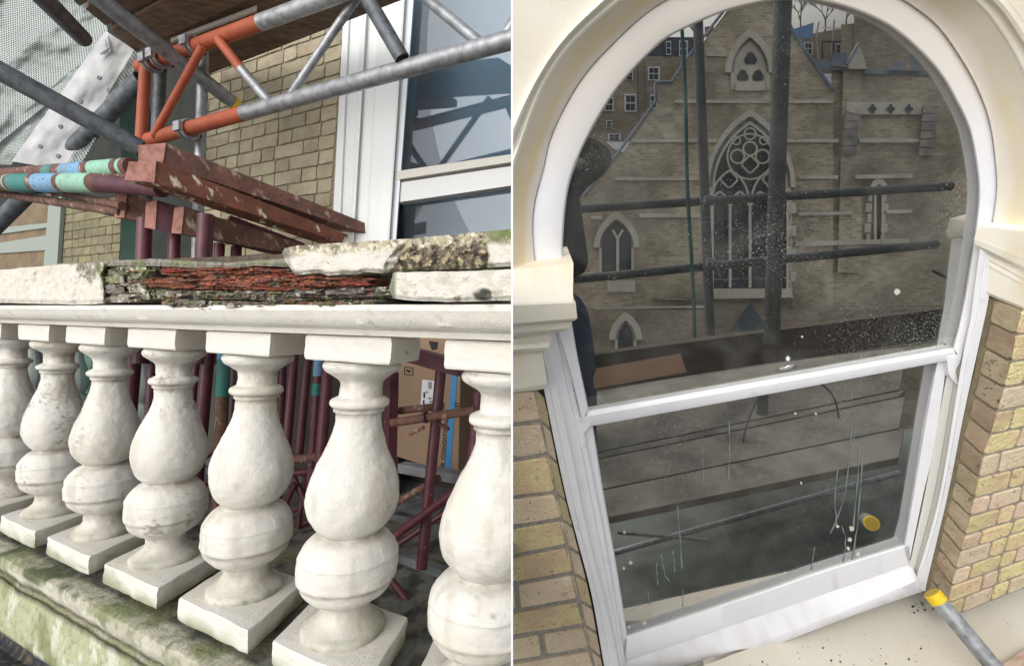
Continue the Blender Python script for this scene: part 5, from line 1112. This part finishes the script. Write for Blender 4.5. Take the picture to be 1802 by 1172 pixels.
vquad('courtyard', [(1066, 250), (1120, 250), (1100, 270), (1080, 262)], 29.3, m_wf, te, .1)
tb = thing('terrace_house', 'tall brown brick chimney wall and rear windows, right of the mirrored gable', 'building', U(1550, 130, 30), 'terrace buildings beyond the church')
vquad('chimney_wall', [(1503, 20), (1530, 6), (1600, 6), (1660, 60), (1700, 160), (1503, 160)], 28, m_cb2, tb, .6)
vquad('chimney_wall', [(1480, 44), (1503, 42), (1503, 130), (1480, 130)], 28.1, m_cb2, tb, .6)
vquad('rear_wall', [(1396, 66), (1484, 50), (1484, 130), (1396, 130)], 30, m_cb2, tb, .5)
vquad('blue_screen', [(1396, 52), (1432, 40), (1430, 68), (1396, 66)], 29.4, mat('blue_sheet', S((96, 128, 168)), rough=.6), tb, .1)
vquad('parapet', [(1446, 48), (1482, 49), (1482, 52), (1446, 51)], 29.3, m_wf, tb, .1)
hwin(1415, 75, 1430, 97, tb, 29.6); hwin(1471, 78, 1480, 94, tb, 29.6)
vtube('drain_pipe', [(1441, 40), (1437, 60), (1441, 104)], 29.2, 3, m_stg, tb); vtube('drain_pipe', [(1468, 36), (1463, 96)], 29.0, 2.4, m_lead, tb)
for k in range(3): vtube('railing', [(1447+k*20, 74), (1447+k*20, 104)], 29.0, 2.5, m_dark, tb)
vtube('railing', [(1447, 74), (1490, 74)], 29.0, 2.5, m_dark, tb)
vquad('cistern', [(1434, 104), (1462, 104), (1462, 124), (1436, 124)], 28.6, m_lead, tb, .3)
m_bark = mat('bare_bark', S((92, 76, 60)), rough=.9)
def tree(x0, y0, lab, seed, h):
    random.seed(seed); t_ = thing('bare_tree', lab, 'tree', U(x0, y0, 45), 'bare trees beyond the rooftops'); tk, cr = B(), B()
    def br(x, y, a, ln, w_, dpt):
        x2, y2 = x+ln*math.sin(a), y-ln*math.cos(a); z = 45+random.uniform(-1, 1)
        (tk if dpt < 1 else cr).add(*tube_g([U(x, y, 45), U((x+x2)/2+random.uniform(-1, 1), (y+y2)/2, 45), U(x2, y2, 45)], [w_*.5*45/F, w_*.45*45/F, w_*.33*45/F], 5, False))
        if dpt < 5:
            for k in range(3 if dpt < 4 else 2): br(x2, y2, a+random.uniform(-.7, .7), ln*random.uniform(.6, .85), w_*.62, dpt+1)
    br(x0, y0, random.uniform(-.1, .1), h, 3.4, 0); tk.build('trunk', m_bark, t_); cr.build('branches', m_bark, t_)
tree(1410, 60, 'bare winter tree over the blue screen, left of two', 3, 22); tree(1452, 56, 'bare winter tree above the rear wall, middle of the row', 5, 20); tree(1490, 52, 'bare winter tree beside the tall chimney wall', 9, 20); tree(1222, 70, 'bare winter tree above the slate roof at the left', 12, 12)
random.seed(21)
# scaffold outside the window (behind the camera), seen mirrored
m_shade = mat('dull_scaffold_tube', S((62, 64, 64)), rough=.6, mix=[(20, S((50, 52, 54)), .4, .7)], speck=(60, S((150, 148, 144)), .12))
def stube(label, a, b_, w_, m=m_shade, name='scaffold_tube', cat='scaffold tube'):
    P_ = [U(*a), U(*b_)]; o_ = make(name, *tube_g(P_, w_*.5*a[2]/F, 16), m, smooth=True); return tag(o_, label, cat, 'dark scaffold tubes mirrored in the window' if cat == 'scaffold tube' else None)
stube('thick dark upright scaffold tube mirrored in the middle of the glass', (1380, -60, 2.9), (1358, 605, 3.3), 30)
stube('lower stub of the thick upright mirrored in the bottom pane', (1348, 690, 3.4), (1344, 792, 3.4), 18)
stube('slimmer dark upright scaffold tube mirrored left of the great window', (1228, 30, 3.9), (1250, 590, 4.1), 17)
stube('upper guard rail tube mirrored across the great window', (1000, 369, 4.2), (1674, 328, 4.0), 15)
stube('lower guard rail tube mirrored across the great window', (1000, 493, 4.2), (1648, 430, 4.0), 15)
stube('thin tube end mirrored at the right edge above the middle rail', (1616, 554, 3.8), (1660, 578, 3.8), 5)
stube('thin grey tube end mirrored at right under the lower guard rail', (1640, 476, 3.8), (1676, 494, 3.8), 5)
rp = make('rope', *tube_g([U(1200+22*t+1.5*math.sin(t*9), 50+545*t, 3.95) for t in [k/40 for k in range(41)]], 3.4*3.95/F, 8), mat('green_rope', S((30, 74, 72)), rough=.8, bump=(60, .8, .01)), smooth=True); tag(rp, 'dark green rope mirrored beside the slimmer upright', 'rope')
for x, y, lab in ((1247, 352, 'coupler on the upper guard rail in the reflection'), (1250, 462, 'coupler on the lower guard rail in the reflection')):
    c0 = U(x, y, 3.9); t_ = thing('coupler', 'dark '+lab, 'coupler', c0, 'couplers mirrored in the window'); make('clamp_body', *tube_g([c0-V((.03, 0, 0)), c0+V((.03, 0, 0))], .035, 8), m_dgalv, t_); make('bolt', *tube_g([c0, c0+V((.05, .03, 0))], .01, 8), m_galv, t_)
tag(vquad('toe_board', [(1030, 622), (1350, 582), (1680, 540), (1680, 600), (1350, 640), (1030, 690)], 3.6, mat('dark_toe_board', S((74, 66, 60)), rough=.85, mix=(6, S((60, 48, 42)), .4, .7)), None, .04, False), 'dark brown toe board mirrored just above the middle rail', 'board')
tag(vquad('board_edge', [(1036, 620), (1350, 579), (1672, 538), (1672, 542), (1350, 584), (1036, 626)], 3.55, mat('worn_board_edge', S((150, 136, 122)), rough=.8), None, .04, False), 'pale worn top edge of the toe board mirrored in the upper pane', 'board edge')
tag(vquad('plywood_offcut', [(1050, 648), (1198, 622), (1208, 655), (1036, 686)], 3.45, mat('plywood_brown', S((168, 132, 108)), rough=.8), None, .03, False), 'flat brown board mirrored at the lower left of the upper pane', 'board')
# deck boards mirrored in the bottom pane
cD = DOWN.dot(pz(1345, 800, 3.1))
def DK(px, py, dh=0): return mir(hit(px, py, DOWN, cD+dh))
m_pdeck = mat('dusty_platform_board', S((136, 130, 120)), rough=.85, mix=[(4, S((92, 88, 80)), .38, .7), (18, S((150, 144, 134)), .55, .8)], bump=(30, .4, .003), rand=.1)
def dl(y): return lambda x: y-.205*(x-1050)
ys = [690, 745, 803, 815, 872, 925]
dlab = ['farthest platform board mirrored in the bottom pane', 'wide platform board mirrored second from the top of the bottom pane', 'narrow platform strip mirrored between two wide boards', 'platform board mirrored fourth from the top', 'nearest platform board mirrored above the silver pole']
for k in range(5):
    a, b_ = ys[k]+1.5, ys[k+1]-1.5; fr = [DK(1010, dl(a)(1010)), DK(1600, dl(a)(1600)), DK(1590, dl(b_)(1590)), DK(1010, dl(b_)(1010))]
    tag(make('platform_board', *slab_g(fr, [p+DOWN*.05 for p in fr]), m_pdeck), 'dusty grey brown '+dlab[k], 'board', 'platform boards mirrored in the bottom pane')
stube('silver pole mirrored low in the bottom pane, under a yellow line', (1070, 984, 3.6), (1590, 838, 3.6), 10, m_galv)
stube('short silver pole mirrored crossing the long one at left', (1088, 945, 3.5), (1252, 958, 3.5), 6, m_galv)
tag(vquad('yellow_strip', [(1110, 967), (1400, 888), (1580, 840), (1580, 843), (1400, 891), (1110, 970)], 3.7, mat('yellow_line', S((200, 150, 40)), rough=.5), None, .01, False), 'thin yellow strip mirrored above the silver pole', 'strip')
tag(vquad('red_sheet', [(1508, 838), (1540, 832), (1548, 852), (1514, 866)], 4.4, mat('red_tarp', S((176, 70, 54)), rough=.7), None, .02, False), 'small red sheet mirrored near the right of the bottom pane', 'sheet')
stube('dark slanting tube mirrored at the lower right of the bottom pane', (1500, 860, 4.0), (1556, 940, 3.8), 14)
hz = make('hose', *tube_g([U(x, y, 3.2) for x, y in [(p.x, p.y) for p in resample([(1432, 668), (1462, 690), (1478, 715), (1484, 755)], 14)]], .006, 8), m_dgalv, smooth=True); tag(hz, 'thin dark curved hose mirrored across the platform boards', 'hose')
hz = make('cable', *tube_g([U(x, y, 3.2) for x, y in [(p.x, p.y) for p in resample([(1342, 700), (1322, 745), (1311, 795), (1316, 850)], 14)]], .006, 8), m_dgalv, smooth=True); tag(hz, 'thin black cable hanging beside the mirrored stub', 'cable')
fr = [DK(x, y, .9) for x, y in ((950, 900), (1700, 740), (1700, 1300), (950, 1300))]
tag(make('lower_platform', *slab_g(fr, [p+DOWN*.05 for p in fr]), mat('dim_lower_deck', S((118, 123, 116)), rough=.9, mix=(2, S((70, 72, 68)), .4, .7))), 'grey lower platform mirrored dimly at the foot of the bottom pane', 'platform')

# the photographer, mirrored at the left edge of the glass
def figure():
    t_ = thing('person', 'person in black jacket and navy trousers with raised arms, mirrored at the left edge', 'person', U(1010, 900, 3.6))
    def P_(x, y, z): return U(x, y, z)
    J = {'pel': (P_(992, 600, 3.55), .18), 'bel': (P_(985, 500, 3.52), .18), 'che': (P_(972, 400, 3.5), .20), 'shb': (P_(960, 330, 3.5), .17), 'nec': (P_(938, 285, 3.45), .06), 'hd0': (P_(930, 250, 3.42), .085), 'hd1': (P_(925, 215, 3.42), .10), 'hd2': (P_(922, 185, 3.44), .07),
         'sR': (P_(1000, 330, 3.5), .075), 'eR': (P_(1066, 278, 3.35), .085), 'fR': (P_(1000, 245, 3.2), .045), 'wR': (P_(930, 215, 3.1), .032), 'hR': (P_(912, 208, 3.1), .038),
         'sL': (P_(890, 325, 3.5), .075), 'eL': (P_(845, 290, 3.3), .055), 'wL': (P_(890, 225, 3.1), .032), 'hL': (P_(900, 212, 3.1), .036),
         'hipR': (P_(1012, 640, 3.55), .13), 'kR': (P_(1022, 740, 3.5), .10), 'aR': (P_(1035, 880, 3.5), .055), 'tR': (P_(1050, 905, 3.35), .045),
         'hipL': (P_(950, 600, 3.55), .12), 'kL': (P_(950, 740, 3.45), .085), 'aL': (P_(960, 890, 3.45), .055), 'tL': (P_(975, 915, 3.3), .045)}
    names = list(J); idx = {n_: i for i, n_ in enumerate(names)}
    E = [('pel', 'bel'), ('bel', 'che'), ('che', 'shb'), ('shb', 'nec'), ('nec', 'hd0'), ('hd0', 'hd1'), ('hd1', 'hd2'), ('shb', 'sR'), ('sR', 'eR'), ('eR', 'fR'), ('fR', 'wR'), ('wR', 'hR'), ('shb', 'sL'), ('sL', 'eL'), ('eL', 'wL'), ('wL', 'hL'), ('pel', 'hipR'), ('hipR', 'kR'), ('kR', 'aR'), ('aR', 'tR'), ('pel', 'hipL'), ('hipL', 'kL'), ('kL', 'aL'), ('aL', 'tL')]
    def skin(name, keys, edges, m, grow=1.0, root=None):
        me = bpy.data.meshes.new(name); id2 = {k_: i for i, k_ in enumerate(keys)}; org = HOME[t_.name]
        me.from_pydata([W(J[k_][0])-org for k_ in keys], [(id2[a], id2[b_]) for a, b_ in edges], []); o_ = bpy.data.objects.new(name, me); C.objects.link(o_); o_.parent = t_
        md = o_.modifiers.new('skin', 'SKIN'); md.use_smooth_shade = True
        for i, k_ in enumerate(keys):
            r_ = J[k_][1]*grow; me.skin_vertices[0].data[i].radius = (r_, r_); me.skin_vertices[0].data[i].use_root = (k_ == root)
        s_ = o_.modifiers.new('sub', 'SUBSURF'); s_.levels = 2; s_.render_levels = 2; me.materials.append(m); return o_
    skin('body', names, E, mat('skin_tone', S((196, 150, 124)), rough=.6), .6, 'pel')
    cj = ['che', 'bel', 'shb', 'sR', 'eR', 'fR', 'wR', 'sL', 'eL', 'wL']
    skin('jacket', cj, [('bel', 'che'), ('che', 'shb'), ('shb', 'sR'), ('sR', 'eR'), ('eR', 'fR'), ('fR', 'wR'), ('shb', 'sL'), ('sL', 'eL'), ('eL', 'wL')], mat('black_cloth', S((30, 30, 33)), rough=.85, bump=(20, .4, .01)), 1.18, 'che')
    tj = ['pel', 'bel', 'hipR', 'kR', 'aR', 'hipL', 'kL', 'aL']
    skin('trousers', tj, [('pel', 'bel'), ('pel', 'hipR'), ('hipR', 'kR'), ('kR', 'aR'), ('pel', 'hipL'), ('hipL', 'kL'), ('kL', 'aL')], mat('navy_cloth', S((46, 54, 76)), rough=.85), 1.2, 'pel')
    skin('hair', ['hd1', 'hd2'], [('hd1', 'hd2')], mat('dark_hair', S((40, 32, 26)), rough=.9), 1.05, 'hd1')
figure()
